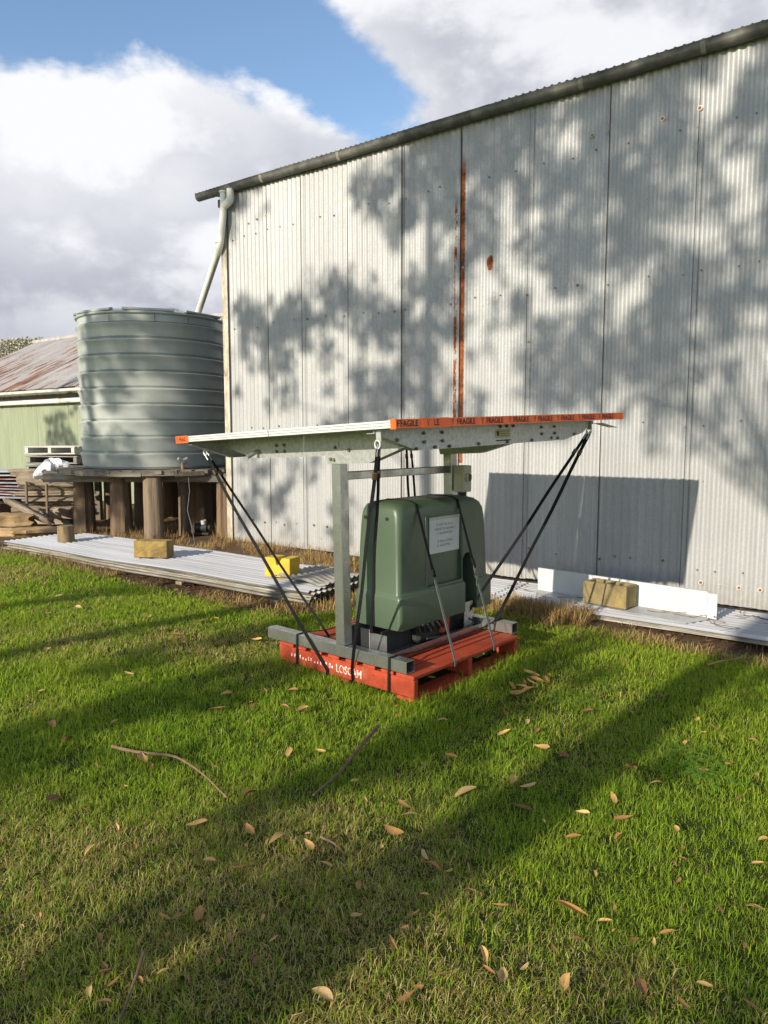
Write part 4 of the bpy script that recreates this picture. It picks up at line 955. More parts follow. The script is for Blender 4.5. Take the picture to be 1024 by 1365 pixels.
# tape with FRAGILE print wrapped on the right-hand edge of the table and on its left corner
tx = AW + .0028
tp = MB(FA).box((AW + .0010, -AL - .002, ztop - TH - .004), (tx, AL + .002, ztop + .004)).build('fragile_tape', 'tape', sol)
MB(FA).box((AW - .035, -AL - .0035, ztop - TH - .006), (AW + .002, -AL - .0024, ztop + .005)).build('tape_end', 'tape', tp)
MB(FA).box((tx + .0003, -AL + .20, ztop - TH - .006), (tx + .0010, -AL + .42, ztop + .006)).build('tape_overlap', 'tape', tp)
tl = MB(FA).box((-AW - .002, -AL - .0045, ztop - TH - .005), (-AW + .16, -AL - .0024, ztop + .004)).build('fragile_tape', 'tape', sol)
MB(FA).box((-AW - .004, -AL - .003, ztop - TH - .005), (-AW - .0021, -AL + .5, ztop + .004)).build('tape_side', 'tape', tl)
FTX = FA @ Matrix(((0, 0, 1, tx), (1, 0, 0, 0), (0, 1, 0, ztop - TH + .004), (0, 0, 0, 1)))   # text x along table y, text y up, facing +x
def glass(F, x, y, h, parent):
    b = MB(F); s_ = h; z = .0016
    b.add([(x, y + s_, z), (x + .18 * s_, y + .42 * s_, z), (x + .42 * s_, y + .42 * s_, z), (x + .6 * s_, y + s_, z), (x + .48 * s_, y + s_, z), (x + .38 * s_, y + .56 * s_, z), (x + .22 * s_, y + .56 * s_, z), (x + .12 * s_, y + s_, z)], [(0, 1, 6, 7), (1, 2, 5, 6), (2, 3, 4, 5)])
    b.add([(x + .25 * s_, y + .42 * s_, z), (x + .35 * s_, y + .42 * s_, z), (x + .35 * s_, y + .1 * s_, z), (x + .5 * s_, y, z), (x + .1 * s_, y, z), (x + .25 * s_, y + .1 * s_, z)], [(0, 1, 2, 3, 4, 5)])
    b.build('glass_symbol', 'ink', parent)
hT = .034
def word(F, x, txt, parent, sc=1.0): text_on(F, txt, hT * 1.32, x, .002, 'ink', 'print', parent, sc, .0016)
word(FTX, -AL + .005, 'F', tp, .9); word(FTX, -AL + .028, 'FAGILE', tp, 1.0)
glass(FTX, -AL + .235, .002, hT, tp); word(FTX, -AL + .29, 'LE', tp)
yy = -AL + .44
for k in range(7):
    glass(FTX, yy, .002, hT, tp)
    if yy + .05 + .20 < AL: word(FTX, yy + .045, 'FRAGILE', tp, 1.0)
    yy += .268
FTL = FA @ Matrix(((1, 0, 0, 0), (0, 0, -1, -AL - .0046), (0, 1, 0, ztop - TH + .002), (0, 0, 0, 1)))
glass(FTL, -AW + .01, .002, hT, tl); word(FTL, -AW + .045, 'FRAG', tl, .85)

# ------------------------------------------------------------------ pump unit under the green cover
pu = thing('pump_unit', FPal, 'pump under a dark green moulded plastic cover on the pallet', 'pump')
U0, U1, V0, V1 = .335, .735, .285, 1.340
def rrect(u0, u1, v0, v1, r, n=6):
    pts = []
    for (cu, cv, a0) in ((u1 - r, v1 - r, 0), (u0 + r, v1 - r, 90), (u0 + r, v0 + r, 180), (u1 - r, v0 + r, 270)):
        for k in range(n + 1):
            a = R(a0 + 90 * k / n); pts.append((cu + r * math.cos(a), cv + r * math.sin(a)))
    return pts
secs = []                                           # (inset from skirt, z, corner radius)
ZC0, ZC1 = .298, 1.105
layers = [(0, 0, 0, 0, ZC0, .028), (0, 0, 0, 0, ZC0 + .02, .028), (.001, .001, .001, .001, .492, .028), (.005, .003, .004, .005, .506, .028), (.020, .009, .010, .026, .516, .028), (.024, .012, .013, .030, .530, .030), (.030, .018, .019, .042, .80, .034), (.035, .024, .024, .050, .95, .038),
          (.038, .028, .027, .064, 1.015, .042), (.043, .033, .032, .092, 1.055, .05), (.055, .045, .043, .138, 1.083, .06), (.078, .07, .068, .20, 1.099, .07), (.115, .10, .105, .27, 1.106, .07), (.16, .14, .16, .34, 1.107, .05)]
b = MB(FPal); ring = None; vs = []; fs = []
nr = len(rrect(0, 1, 0, 1, .1))
for (i0, i1, j0, j1, z, r) in layers:
    for (u_, v_) in rrect(U0 + i0, U1 - i1, V0 + j0, V1 - j1, r): vs.append(uv(u_, v_, z))
for j in range(len(layers) - 1):
    for k in range(nr): fs.append((j * nr + k, j * nr + (k + 1) % nr, (j + 1) * nr + (k + 1) % nr, (j + 1) * nr + k))
fs.append(tuple(range((len(layers) - 1) * nr, len(layers) * nr))); fs.append(tuple(range(nr))[::-1])
cov = b.add(vs, fs).build('cover', 'cover', pu, smooth=True, ang=38)
cb = MB(FPal).box(uv(U0 - .02, V0 + .04, ZC0 - .02), uv(U1 + .02, V1 - .04, ZC0 + .0)) if False else None
# cut the arched cable opening and recess with booleans
def cutter(bld):
    o = bld.build('cutter', None, pu); return o
va, vb = .995, 1.118
arch = [(va, ZC0 - .05), (vb + .02, ZC0 - .05), (vb + .02, .50)] + [((va + vb) / 2 + (vb - va) / 2 * math.cos(R(a)), .655 + .055 * math.sin(R(a))) for a in range(0, 181, 20)]
Lc = Matrix(((0, 1, 0, 0), (1, 0, 0, 0), (0, 0, 1, 0), (0, 0, 0, 1)))
c1 = cutter(MB(FPal).prism(arch, -(U0 + .12), -(U0 - .06), Lc))
c2 = cutter(MB(FPal).prism([(.590, .532), (.980, .532), (.980, 1.0), (.590, 1.0)], -(U0 + .048), -(U0 - .06), Lc))
for c in (c2, c1):
    md = cov.modifiers.new('cut', 'BOOLEAN'); md.object = c; md.operation = 'DIFFERENCE'; md.solver = 'EXACT'
bpy.context.view_layer.update()
dg = bpy.context.evaluated_depsgraph_get(); me = bpy.data.meshes.new_from_object(cov.evaluated_get(dg))
cov.modifiers.clear(); cov.data = me
for c in (c1, c2): bpy.data.objects.remove(c)
for p in cov.data.polygons: p.use_smooth = True
bm = bmesh.new(); bm.from_mesh(cov.data)
for e in bm.edges: e.smooth = not (len(e.link_faces) == 2 and e.calc_face_angle(0) > R(40))
bm.to_mesh(cov.data); bm.free()
MB(FPal).prism(arch, -(U0 + .1185), -(U0 + .1165), Lc).build('opening', 'dark', cov)
# groove ribs either side of the recess
for v_ in (.578, .990): MB(FPal).add([uv(U0 + .028, v_ - .005, .535), uv(U0 + .028, v_ + .005, .535), uv(U0 + .040, v_ + .005, .995), uv(U0 + .040, v_ - .005, .995), uv(U0 + .019, v_, .535), uv(U0 + .031, v_, .995)], [(0, 4, 5, 3), (4, 1, 2, 5), (0, 1, 4), (3, 5, 2), (0, 3, 2, 1)]).build('moulded_rib', 'cover', cov)
for (u_, z) in ((.47, 1.0), (.655, 1.0)):
    y = V0 + .026; MB(FPal).tube([uv(u_, y + .012, z), uv(u_, y - .004, z)], .012, 12).build('vent_hole', 'dark', cov)
# base frame, motor and fittings visible below the cover
base = MB(FPal).box(uv(.30, .08, .156), uv(.76, 1.15, .160)).build('base_plate', 'steel', pu)
MB(FPal).box(uv(.300, .085, .1605), uv(.306, 1.148, .190)).build('base_lip', 'steel', base)
MB(FPal).box(uv(.42, .20, .1605), uv(.428, 1.12, .297)).build('side_plate', 'black', base)  # added black sheet, painted stand-in for the dark gap below the cover
MB(FPal).box(uv(.70, .16, .1605), uv(.708, 1.12, .297)).build('side_plate', 'plate', base)
MB(FPal).box(uv(.3385, .155, .161), uv(.47, .159, .297)).build('end_plate', 'steel', base)
MB(FPal).box(uv(.475, .15, .161), uv(.70, .156, .315)).build('cable_duct_opening', 'dark', base)
MB(FPal).box(uv(.47, .145, .161), uv(.475, .165, .318)).build('duct_edge', 'plate', base)
for v_ in (.2, .42, .66, .9): MB(FPal).tube([uv(.322, v_, .160), uv(.322, v_, .172)], .009, 6).build('bolt', 'alu', base)
MB(FPal).box(uv(.36, .50, .17), uv(.52, .80, .36)).build('motor', 'black', pu, bevel=.02)
MB(FPal).box(uv(.340, .72, .20), uv(.50, .82, .36), Matrix.Rotation(0, 4, 'X')).build('red_bracket', 'red_part', pu, bevel=.006)
MB(FPal).box(uv(.345, 1.0, .16), uv(.349, 1.10, .36)).build('gusset', 'plate', pu)
MB(FPal).tube([uv(.33, .55, .20), uv(.318, .75, .185), uv(.312, .95, .19), uv(.314, 1.06, .205), uv(.33, 1.09, .22), uv(.35, 1.05, .24)], .007, 6).build('power_cable', 'black', pu, smooth=True)
for k in range(6): MB(FPal).tube([uv(.335 + random.uniform(-.01, .01), .45 + k * .05, .30), uv(.322 + random.uniform(-.01, .01), .47 + k * .05, .27 + random.uniform(-.02, .02)), uv(.345, .50 + k * .05, .24)], .010, 6).build('wiring', 'black', pu, smooth=True)
# printed sheet in a plastic sleeve
def cpt(v_, z):                                     # point on the recessed face
    return uv(U0 + .048 - .002, v_, z)
ps = MB(FPal).add([cpt(.635, .742), cpt(.975, .742), cpt(.975, .980), cpt(.635, .980)] + [cpt(.635, .742) + Vector((.0022, 0, 0)), cpt(.975, .742) + Vector((.0022, 0, 0)), cpt(.975, .980) + Vector((.0022, 0, 0)), cpt(.635, .980) + Vector((.0022, 0, 0))],
              [(3, 2, 1, 0), (4, 5, 6, 7), (0, 1, 5, 4), (1, 2, 6, 5), (2, 3, 7, 6), (3, 0, 4, 7)]).build('printed_sheet', 'paper', pu)
MB(FPal).add([cpt(.630, .966) + Vector((.0026, 0, 0)), cpt(.979, .966) + Vector((.0026, 0, 0)), cpt(.979, .986) + Vector((.0026, 0, 0)), cpt(.630, .986) + Vector((.0026, 0, 0))], [(0, 1, 2, 3)]).build('tape_strip', 'paper_tape', ps)
rr = random.Random(9); b = MB(FPal)
for (z, a0, a1) in ((.925, .710, .905), (.895, .685, .925), (.866, .72, .895), (.812, .725, .895), (.784, .72, .90)):
    v_ = a0
    while v_ < a1:
        w = rr.uniform(.006, .012); z0, z1 = z, z + .014
        if rr.random() < .86:
            P0 = cpt(v_, z0) + Vector((.0027, 0, 0)); P1 = cpt(v_ + w * .3, z0) + Vector((.0027, 0, 0))
            b.add([P0, P1, P1 + Vector((0, 0, .014)), P0 + Vector((0, 0, .014))], [(0, 1, 2, 3)])
            zz = rr.choice((0, .005, .011)); Q = cpt(v_ + w * .3, z0 + zz) + Vector((.0027, 0, 0)); b.add([Q, Q + Vector((0, w * .5, 0)), Q + Vector((0, w * .5, .003)), Q + Vector((0, 0, .003))], [(0, 1, 2, 3)])
        v_ += w + .001
b.build('printed_lines', 'ink', ps)

# ------------------------------------------------------------------ straps
def strap(name, pts, w, label, m='strap', up=(0, -1, .2), th=.003, split=None):
    pts = [Vector(q) for q in pts]
    t = thing(name, Matrix.Translation(pts[-1]), label, 'strap')
    fine = []                                       # a slight sag and twist so the webbing is not ruler-straight
    for a, c in zip(pts[:-1], pts[1:]):
        n_s = 10 if (c - a).length > .4 else 2
        for k in range(n_s): fine.append(a.lerp(c, k / n_s) + Vector((.003 * math.sin(k * 1.3 + w * 900), 0, -.010 * math.sin(math.pi * k / n_s))))
    fine.append(pts[-1])
    ups = [Vector(up) + Vector((.55 * math.sin(i_ * .55 + w * 700), 0, 0)) for i_ in range(len(fine))]
    MB().ribbon(fine, w, th, ups).build('webbing', m, t)
    d = (pts[1] - pts[0]); q = pts[0] + d.normalized() * .16
    Q = Matrix.Translation(q) @ d.to_track_quat('Z', 'Y').to_matrix().to_4x4()
    MB(Q).box((-w * .62, -.010, -.022), (w * .62, .010, .022)).build('buckle', 'buckle', t, bevel=.003)
    MB(Matrix.Translation(pts[0]) @ d.to_track_quat('Z', 'Y').to_matrix().to_4x4()).tube([(0, 0, -.022), (0, 0, .045)], .006, 8).build('hook', 'plate', t, smooth=True)
    return t
def PW(u, v, z): return FPal @ uv(u, v, z)
e = eyes
strap('tie_strap', [e['left'], PW(.692, -.014, .05), PW(.690, -.012, .0)], .022, 'outer black strap from the table\'s left end down over the lettered pallet side')
strap('tie_strap', [e['left'] + Vector((.02, .02, 0)), PW(.968, .284, .152)], .017, 'inner black strap from the table\'s left end down to the pallet deck')
strap('tie_strap', [e['front'], PW(.475, -.014, .10), PW(.470, -.012, .01)], .021, 'black strap from the table\'s front corner down beside the stencilled lettering')
strap('tie_strap', [e['front'] + Vector((.01, .02, 0)), PW(.455, .140, .30)], .019, 'black strap from the table\'s front corner down into the pump base')
strap('tie_strap', [e['right'], PW(.20, 1.15, .20)], .024, 'right-hand of two black straps from the table\'s far right end')
strap('tie_strap', [e['right'] + Vector((-.02, 0, 0)), onz(613, 832, .2)], .022, 'left-hand of two black straps from the table\'s far right end')
strap('tie_strap', [e['back'], PW(.95, 1.20, .25), PW(.95, 1.16, .12)], .022, 'left of two black straps from the table\'s back corner, seen above the cover')
strap('tie_strap', [e['back'] + Vector((.04, 0, 0)), PW(.85, 1.20, .25), PW(.85, 1.16, .12)], .020, 'right of two black straps from the table\'s back corner, seen above the cover')
def cov_pts(v_, ve):                                # over the cover top and down its right face to the pallet edge
    a, c = PW(U0 + .052, v_ + .002, 1.088), PW(-.006, ve, .152)
    return [PW(U1 - .006, v_ - .02, .80), PW(U1 - .026, v_, 1.03), PW(U1 - .050, v_, 1.09), PW(U1 - .11, v_, 1.109), PW(U0 + .15, v_, 1.109), PW(U0 + .10, v_, 1.105), a, a.lerp(c, .45), c, PW(-.006, ve, .12)]
T3 = FPal.to_3x3()
nn_ = [T3 @ Vector(q) for q in ((-1, 0, .2), (-1, 0, .4), (-.5, 0, 1), (0, 0, 1), (0, 0, 1), (.3, 0, 1), (1, 0, .7), (1, 0, .4), (1, 0, .4), (1, 0, .1))]
for v_, ve, lb in ((.50, .40, 'strap over the cover left of the printed sheet'), (.955, .84, 'strap over the cover right of the printed sheet')):
    pts = cov_pts(v_, ve)
    t = thing('cover_strap', Matrix.Translation(pts[-1]), 'black and grey ' + lb, 'strap')
    MB().ribbon(pts[:8], .024, .003, nn_[:8]).build('upper_webbing', 'strap', t)
    MB().ribbon(pts[7:], .020, .0026, nn_[7:]).build('lower_webbing', 'strap_worn', t)
    MB(frame(pts[7], PA, Matrix.Rotation(R(-21), 4, 'Y'))).box((-.004, -.012, -.03), (.009, .012, .03)).build('buckle', 'strap', t, bevel=.003)
for u_, lb in ((.975, 'thin black band wrapping the left end of the foot tubes and pallet'), (.182, 'thin black band wrapping the right end of the foot tubes and pallet')):
    pts = [PW(u_, -.012, .02), PW(u_, -.012, .12), PW(u_, -.006, .2300), PW(u_, .08, .2295), PW(u_ + .02, .25, .2), PW(u_ + .03, .6, .185), PW(u_ + .02, 1.0, .2), PW(u_, 1.15, .2305), PW(u_, 1.235, .2305), PW(u_, 1.235, .10)]
    b = MB(); T3 = FPal.to_3x3()
    nn2 = [T3 @ Vector(q) for q in ((0, -1, 0), (0, -1, 0), (0, -.7, .7), (0, 0, 1), (0, 0, 1), (0, 0, 1), (0, 0, 1), (0, 0, 1), (0, .7, .7), (0, 1, 0))]
    tag(recenter(b.ribbon(pts, .016, .0025, nn2).build('tie_band', 'strap', None)), lb, 'strap')

# ------------------------------------------------------------------ lawn, straw, litter
def in_pallet(x, y, m=0.):
    d = np.stack([x - PBm.x, y - PBm.y]); c_, s_ = math.cos(PA), math.sin(PA)
    lx = d[0] * c_ + d[1] * s_; ly = -d[0] * s_ + d[1] * c_
    return (lx > -PL - m) & (lx < m) & (ly > -m) & (ly < PL + m)
def wall_st(x, y):
    dx, dy = x - WC.x, y - WC.y; return dx * WD.x + dy * WD.y, dx * NRM.x + dy * NRM.y
def lawn_edge(s):                                   # t value (negative) where the turf stops
    return np.where(s < .9, -2.52 - .02 * (s + 2), np.where(s < 1.6, -2.5 + (s - .9) / .7 * 1.05, -1.45)) + .22 * (fbm(s * 1.8, s * 0 + 3.3, 5) - .5)
def gz(x, y): return .018 * (np.sin(x * 1.7 + y) + np.sin(y * 1.3 - x * .6)) - .018
def blades(n_try, y0, y1, width, dens_fn):
    y = rng.uniform(y0, y1, n_try); x = rng.uniform(-1, 1, n_try) * (y * width + .6)
    return x, y
X = []; Y = []
def scatter(y0, y1, dens):
    wmax = y1 * .56 + 2.6; n_ = int((y1 - y0) * 2 * wmax * dens)
    y = rng.uniform(y0, y1, n_); x = rng.uniform(-wmax, wmax, n_)
    k = (np.abs(x) < y * .56 + .25) | ((np.abs(x) < y * .56 + 2.6) & (rng.random(n_) < .42))
    return x[k], y[k]
px2 = rng.uniform(-.07, .10, 11000); pv2 = rng.uniform(-.08, PL + .10, 11000); side = rng.integers(0, 3, 11000)
lx_ = np.where(side == 0, px2, np.where(side == 1, -pv2, -PL - px2)); ly_ = np.where(side == 1, -px2 * 1.0, pv2)
X.append(PBm.x + lx_ * math.cos(PA) - ly_ * math.sin(PA)); Y.append(PBm.y + lx_ * math.sin(PA) + ly_ * math.cos(PA))
bands = [(.4, 1.45, 8000), (1.45, 2.2, 26000), (2.2, 3.0, 25000), (3.0, 4.0, 20000), (4.0, 5.2, 15500), (5.2, 7.0, 11000), (7.0, 9.5, 7500)]
for a in bands:
    x, y = scatter(*a); X.append(x); Y.append(y)
x = np.concatenate(X); y = np.concatenate(Y)
s_, t_ = wall_st(x, y)
edge = lawn_edge(s_)
keep = (t_ < edge + rng.normal(0, .05, len(x))) & ~in_pallet(x, y, -.05)
# tufty: vary density
tuft = fbm(x * 9, y * 9, 11, 3); keep &= rng.random(len(x)) < np.clip(.35 + 1.6 * (tuft - .22), .25, 1)
x, y, t_, s_ = x[keep], y[keep], t_[keep], s_[keep]; n_ = len(x)
dist = np.hypot(x, y)
dry = fbm(x * .75 + 3, y * .75, 21, 4)
lush = np.clip((y - 2.0) / 2.2, 0, 1) * .22 + np.clip((x + .3) / 1.6, -.8, 1) * .15
pd = np.clip((dry - .50 - lush + .14) * 2.6 + .16, .03, .72)
pd = np.clip(pd + .35 * (fbm(x * 5, y * 5, 31, 3) - .5), .03, .8)
isdry = rng.random(n_) < pd
clump = fbm(x * 14, y * 14, 41, 2)
ht = (.020 + .032 * rng.random(n_) ** 1.4) * (.60 + .95 * clump) * (1 + .25 * (rng.random(n_) < .06))
ht *= np.where(isdry, .85, 1.0) * np.where(dist > 5, 1.05, 1.0)
ht *= np.where(in_pallet(x, y, .07), 1.9, np.where(in_pallet(x, y, .2), 1.35, 1.0)); lift_ = 0
wd_ = (.0010 + .0008 * rng.random(n_)) * np.clip(dist / 3.0, .9, 2.6)
ang = rng.uniform(0, 2 * np.pi, n_)
lean = np.abs(rng.normal(.80, .45, n_)) + np.where(isdry, .35, .05)
dirx, diry = np.cos(ang), np.sin(ang); px_, py_ = -diry, dirx
tw_ = ang + np.pi / 2 + rng.normal(0, .6, n_); px_, py_ = np.cos(tw_), np.sin(tw_)
z0 = gz(x, y) - .004
def P3(a, b_, c_): return np.stack([a, b_, c_], 1)
b0 = P3(x - px_ * wd_, y - py_ * wd_, z0); b1 = P3(x + px_ * wd_, y + py_ * wd_, z0)
l1 = np.minimum(lean, 1.4)
mx, my, mz = x + dirx * ht * .5 * np.sin(l1 * .55), y + diry * ht * .5 * np.sin(l1 * .55), z0 + ht * .55 * np.cos(l1 * .55)
m0 = P3(mx - px_ * wd_ * .8, my - py_ * wd_ * .8, mz); m1 = P3(mx + px_ * wd_ * .8, my + py_ * wd_ * .8, mz)
tpx = P3(mx + dirx * ht * .6 * np.sin(l1 * 1.3), my + diry * ht * .6 * np.sin(l1 * 1.3), np.maximum(mz + ht * .5 * np.cos(l1 * 1.3), z0 + .006))
near = dist < 5.6
Vv = np.stack([b0, b1, m1, m0, tpx], 1)
base_i = np.arange(n_) * 5
quad = np.stack([base_i, base_i + 1, base_i + 2, base_i + 3], 1); tri = np.stack([base_i + 3, base_i + 2, base_i + 4], 1)
idx = np.concatenate([np.concatenate([quad, tri], 1).ravel()]); fn = np.tile([4, 3], n_)
r1 = rng.random((n_, 1)); r2 = rng.random((n_, 1)); hue = fbm(x * 1.6, y * 1.6, 61, 3)[:, None]
green = np.array([.105, .235, .016]) * (1 - r1) + np.array([.36, .50, .040]) * r1
yel = np.array([.68, .60, .10])
green = green * (1 - .5 * hue * r2) + yel * (.5 * hue * r2)
straw_c = np.array([.58, .46, .16]) * (1 - r1) + np.array([.32, .23, .08]) * r1
straw_c = np.where(r2 < .3, np.array([.68, .57, .25]), straw_c)
cb_ = np.where(isdry[:, None], straw_c, green)
cols = np.ones((n_, 5, 4)); cols[:, :, :3] = cb_[:, None, :]
tipdry = (rng.random(n_) < .25)[:, None]
cols[:, 4, :3] = np.where(tipdry, cb_ * .4 + np.array([.30, .23, .09]) * .6, cb_)
lawn = raw('lawn_grass', Vv.reshape(-1, 3), fn, idx, 'grass', cols.reshape(-1, 4))
tag(lawn, 'short green lawn with straw-coloured patches', 'grass', kind='stuff')
print('blades', n_)
# clover patches
cl = []
for (px0, py0, rad, k) in ((912, 1010, .16, 130), (940, 1035, .12, 80), (770, 930, .16, 90), (800, 905, .18, 90), (700, 905, .10, 40)):
    c = onz(px0, py0)
    for _ in range(k): cl.append((c.x + rng.normal(0, rad * .6), c.y + rng.normal(0, rad * .6)))
vs = []; fs_n = []; ii = []; ccs = []
for (cx_, cy_) in cl:
    a0 = rng.random() * 6.28; h = rng.uniform(.026, .045); r = rng.uniform(.008, .013); g_ = rng.uniform(.8, 1.25)
    for q in range(3):
        a = a0 + q * 2.094; d = np.array([math.cos(a), math.sin(a), 0]); sd_ = np.array([-d[1], d[0], 0]); o_ = np.array([cx_, cy_, h + .0 + float(gz(np.array(cx_), np.array(cy_)))])
        k0 = len(vs); vs += [o_, o_ + d * r * .7 + sd_ * r * .6 + [0, 0, .003], o_ + d * r * 1.4 + [0, 0, .001], o_ + d * r * .7 - sd_ * r * .6 + [0, 0, .003]]
        fs_n.append(4); ii += [k0, k0 + 1, k0 + 2, k0 + 3]; ccs += [[.19 * g_, .36 * g_, .05 * g_, 1]] * 4
tag(raw('clover', np.array(vs), fs_n, ii, 'grass', np.array(ccs)), 'low clover growing through the lawn at right', 'clover', kind='stuff')
# dry straw along the edge of the sheets and the wall foot
def straw_field(pts_fn, n_, hmin, hmax, lay):
    x, y, zb = pts_fn(n_); n_ = len(x)
    L_ = rng.uniform(hmin, hmax, n_); a = rng.uniform(0, 6.28, n_); el = np.clip(rng.normal(lay, .45, n_), .02, 1.5)
    w = rng.uniform(.0012, .0028, n_); dx, dy, dz = np.cos(a) * np.cos(el), np.sin(a) * np.cos(el), np.sin(el)
    p0 = P3(x, y, zb); p2 = p0 + P3(dx, dy, dz) * L_[:, None]; p1 = (p0 + p2) / 2 + P3(x * 0, x * 0, L_ * .16)
    sx, sy = -np.sin(a), np.cos(a); W_ = P3(sx * w, sy * w, w * 0)
    V_ = np.stack([p0 - W_, p0 + W_, p1 + W_, p1 - W_, p2], 1); bi = np.arange(n_) * 5
    id_ = np.concatenate([np.stack([bi, bi + 1, bi + 2, bi + 3], 1), np.stack([bi + 3, bi + 2, bi + 4], 1)], 1).ravel()
    r = rng.random((n_, 1)); c = np.array([.47, .33, .13]) * r + np.array([.24, .145, .06]) * (1 - r)
    C_ = np.ones((n_, 5, 4)); C_[:, :, :3] = c[:, None]
    return V_.reshape(-1, 3), np.tile([4, 3], n_), id_, C_.reshape(-1, 4)
def strip(s0, s1, t0, t1, zb=0., patch=None, seed=0, sharp=.5):
    def f(n_):
        s = rng.uniform(s0, s1, n_); t = rng.uniform(t0, t1, n_)
        k = fbm(s * 2.3, t * 2.3, seed, 3) > patch if patch else np.ones(n_, bool); s, t = s[k], t[k]
        x = WC.x + WD.x * s + NRM.x * t; y = WC.y + WD.y * s + NRM.y * t
        return x, y, gz(x, y) * (1 if zb == 0 else 0) + zb
    return f
def join(parts):
    off_ = 0; V_, N_, I_, C_ = [], [], [], []
    for v, n1, i1, c in parts: V_.append(v); N_.append(n1); I_.append(i1 + off_); C_.append(c); off_ += len(v)
    return np.concatenate(V_), np.concatenate(N_), np.concatenate(I_), np.concatenate(C_)
parts = [straw_field(strip(-4.8, .9, -2.62, -2.25, 0, .40, 71), 7000, .03, .10, .35),
         straw_field(strip(.6, 1.9, -2.5, -1.25, 0, .40, 72), 7000, .04, .13, .55),
         straw_field(strip(1.6, 4.6, -1.62, -1.12, 0, .44, 73), 9000, .03, .12, .5),
         straw_field(strip(2.2, 3.0, -1.45, -1.12, 0, .30, 74), 3500, .06, .17, .8),
         straw_field(strip(-3.0, 1.0, -1.30, -.03, 0, .40, 75), 12000, .04, .15, .6),
         straw_field(strip(-5.2, -2.6, -1.25, .8, 0, .50, 76), 6000, .05, .25, .7)]
tag(raw('dry_straw', *(lambda a: (a[0], a[1], a[2]))(join(parts)), 'straw', join(parts)[3]), 'dry golden straw along the sheets and wall foot', 'straw', kind='stuff')
# bark litter and clods in the bare strip
nL = 2600; s = rng.uniform(-5, 5, nL); t = np.where(s < .9, rng.uniform(-2.65, -2.1, nL), rng.uniform(-1.75, -1.05, nL)); 
x = WC.x + WD.x * s + NRM.x * t; y = WC.y + WD.y * s + NRM.y * t; L_ = rng.uniform(.008, .035, nL); a = rng.uniform(0, 6.28, nL); z = gz(x, y) + rng.uniform(.002, .02, nL)
d = P3(np.cos(a), np.sin(a), rng.normal(0, .3, nL)) * L_[:, None]; e_ = P3(-np.sin(a), np.cos(a), rng.normal(0, .4, nL)) * (L_ * .35)[:, None]; c = P3(x, y, z)
V_ = np.stack([c - d, c - e_, c + d, c + e_], 1).reshape(-1, 3); r = rng.random((nL, 1)); C_ = np.ones((nL, 4, 4)); C_[:, :, :3] = (np.array([.20, .12, .07]) * r + np.array([.09, .055, .035]) * (1 - r))[:, None]
tag(raw('bark_litter', V_, np.full(nL, 4), np.arange(nL * 4), 'straw', C_.reshape(-1, 4)), 'brown bark litter in the bare strip beside the sheets', 'litter', kind='stuff')

# ------------------------------------------------------------------ fallen leaves
def leaf_mesh(seed):
    rr = random.Random(seed); nx, ny = 9, 4; vs = []; curl = rr.uniform(-.6, 1.5); fold = rr.uniform(.15, 1.0); bend_ = rr.uniform(-.25, .25); tw = rr.uniform(-.5, .5)
    asp = rr.uniform(.20, .44)
    for i in range(nx + 1):
        u_ = i / nx; w = asp * (math.sin(math.pi * min(1, u_ ** .8)) ** .8) * .5 + .006
        for j in range(ny + 1):
            v = (j / ny - .5) * 2; x = u_ - .5; y = v * w + bend_ * (u_ - .5) ** 2 * 2 + rr.uniform(-.006, .006)
            z = fold * abs(v) * w * .9 + curl * (u_ - .5) ** 2 * .45 + tw * (u_ - .5) * v * w + rr.uniform(-.006, .006)
            vs.append((x, y, z))
    mz = min(v[2] for v in vs); vs = [(a, b_, c_ - mz) for a, b_, c_ in vs]
    fs = [(i * (ny + 1) + j, (i + 1) * (ny + 1) + j, (i + 1) * (ny + 1) + j + 1, i * (ny + 1) + j + 1) for i in range(nx) for j in range(ny)]
    me = bpy.data.meshes.new('fallen_leaf'); me.from_pydata(vs, [], fs); me.polygons.foreach_set('use_smooth', np.ones(len(fs), bool)); me.update(); return me
LM = [[leaf_mesh(700 + i * 10 + k) for k in range(8)] for i in range(len(LEAFM))]
for i, row in enumerate(LM):
    for me in row: me.materials.append(LEAFM[i])
Lpts = [(x / 2, 860 + y / 2) for x, y in ((305,210),(580,172),(180,255),(142,215),(85,185),(110,132),(80,148),(228,438),(310,485),(525,482),(665,395),(672,438),(665,495),(705,228),(808,168),(762,157),(878,140),(872,200),(708,118),(605,133),(670,160),(778,118),(858,275),(772,278),(948,353),(975,410),(828,540),(820,580),(868,590),(560,580),(440,735),(482,733),(530,732),(268,785),(238,935),(278,965),(862,955),(955,650),(950,735),(882,698),(612,795),(733,800),(700,745),(378,305),(255,322),(235,543),(740,520),(1018,545),(640,600),(143,405))]
Lpts += [(512 + x / 2, 860 + y / 2) for x, y in ((40,172),(8,212),(75,222),(155,182),(325,165),(318,217),(180,277),(383,188),(410,210),(420,258),(480,280),(345,347),(388,325),(385,360),(215,376),(35,337),(55,420),(75,447),(25,495),(367,424),(530,437),(615,398),(660,317),(660,172),(540,165),(738,132),(835,197),(880,217),(800,255),(985,252),(930,308),(995,342),(832,335),(728,357),(850,325),(640,452),(505,500),(622,497),(783,485),(565,605),(108,563),(128,592),(225,663),(310,703),(80,730),(20,812),(495,710),(588,742),(665,795),(755,770),(800,710),(895,700),(990,700),(995,575),(160,900),(280,885),(315,908),(268,845),(375,877),(455,822),(685,930),(855,915),(980,970),(60,965),(720,800),(1010,510),(480,920),(800,975))]
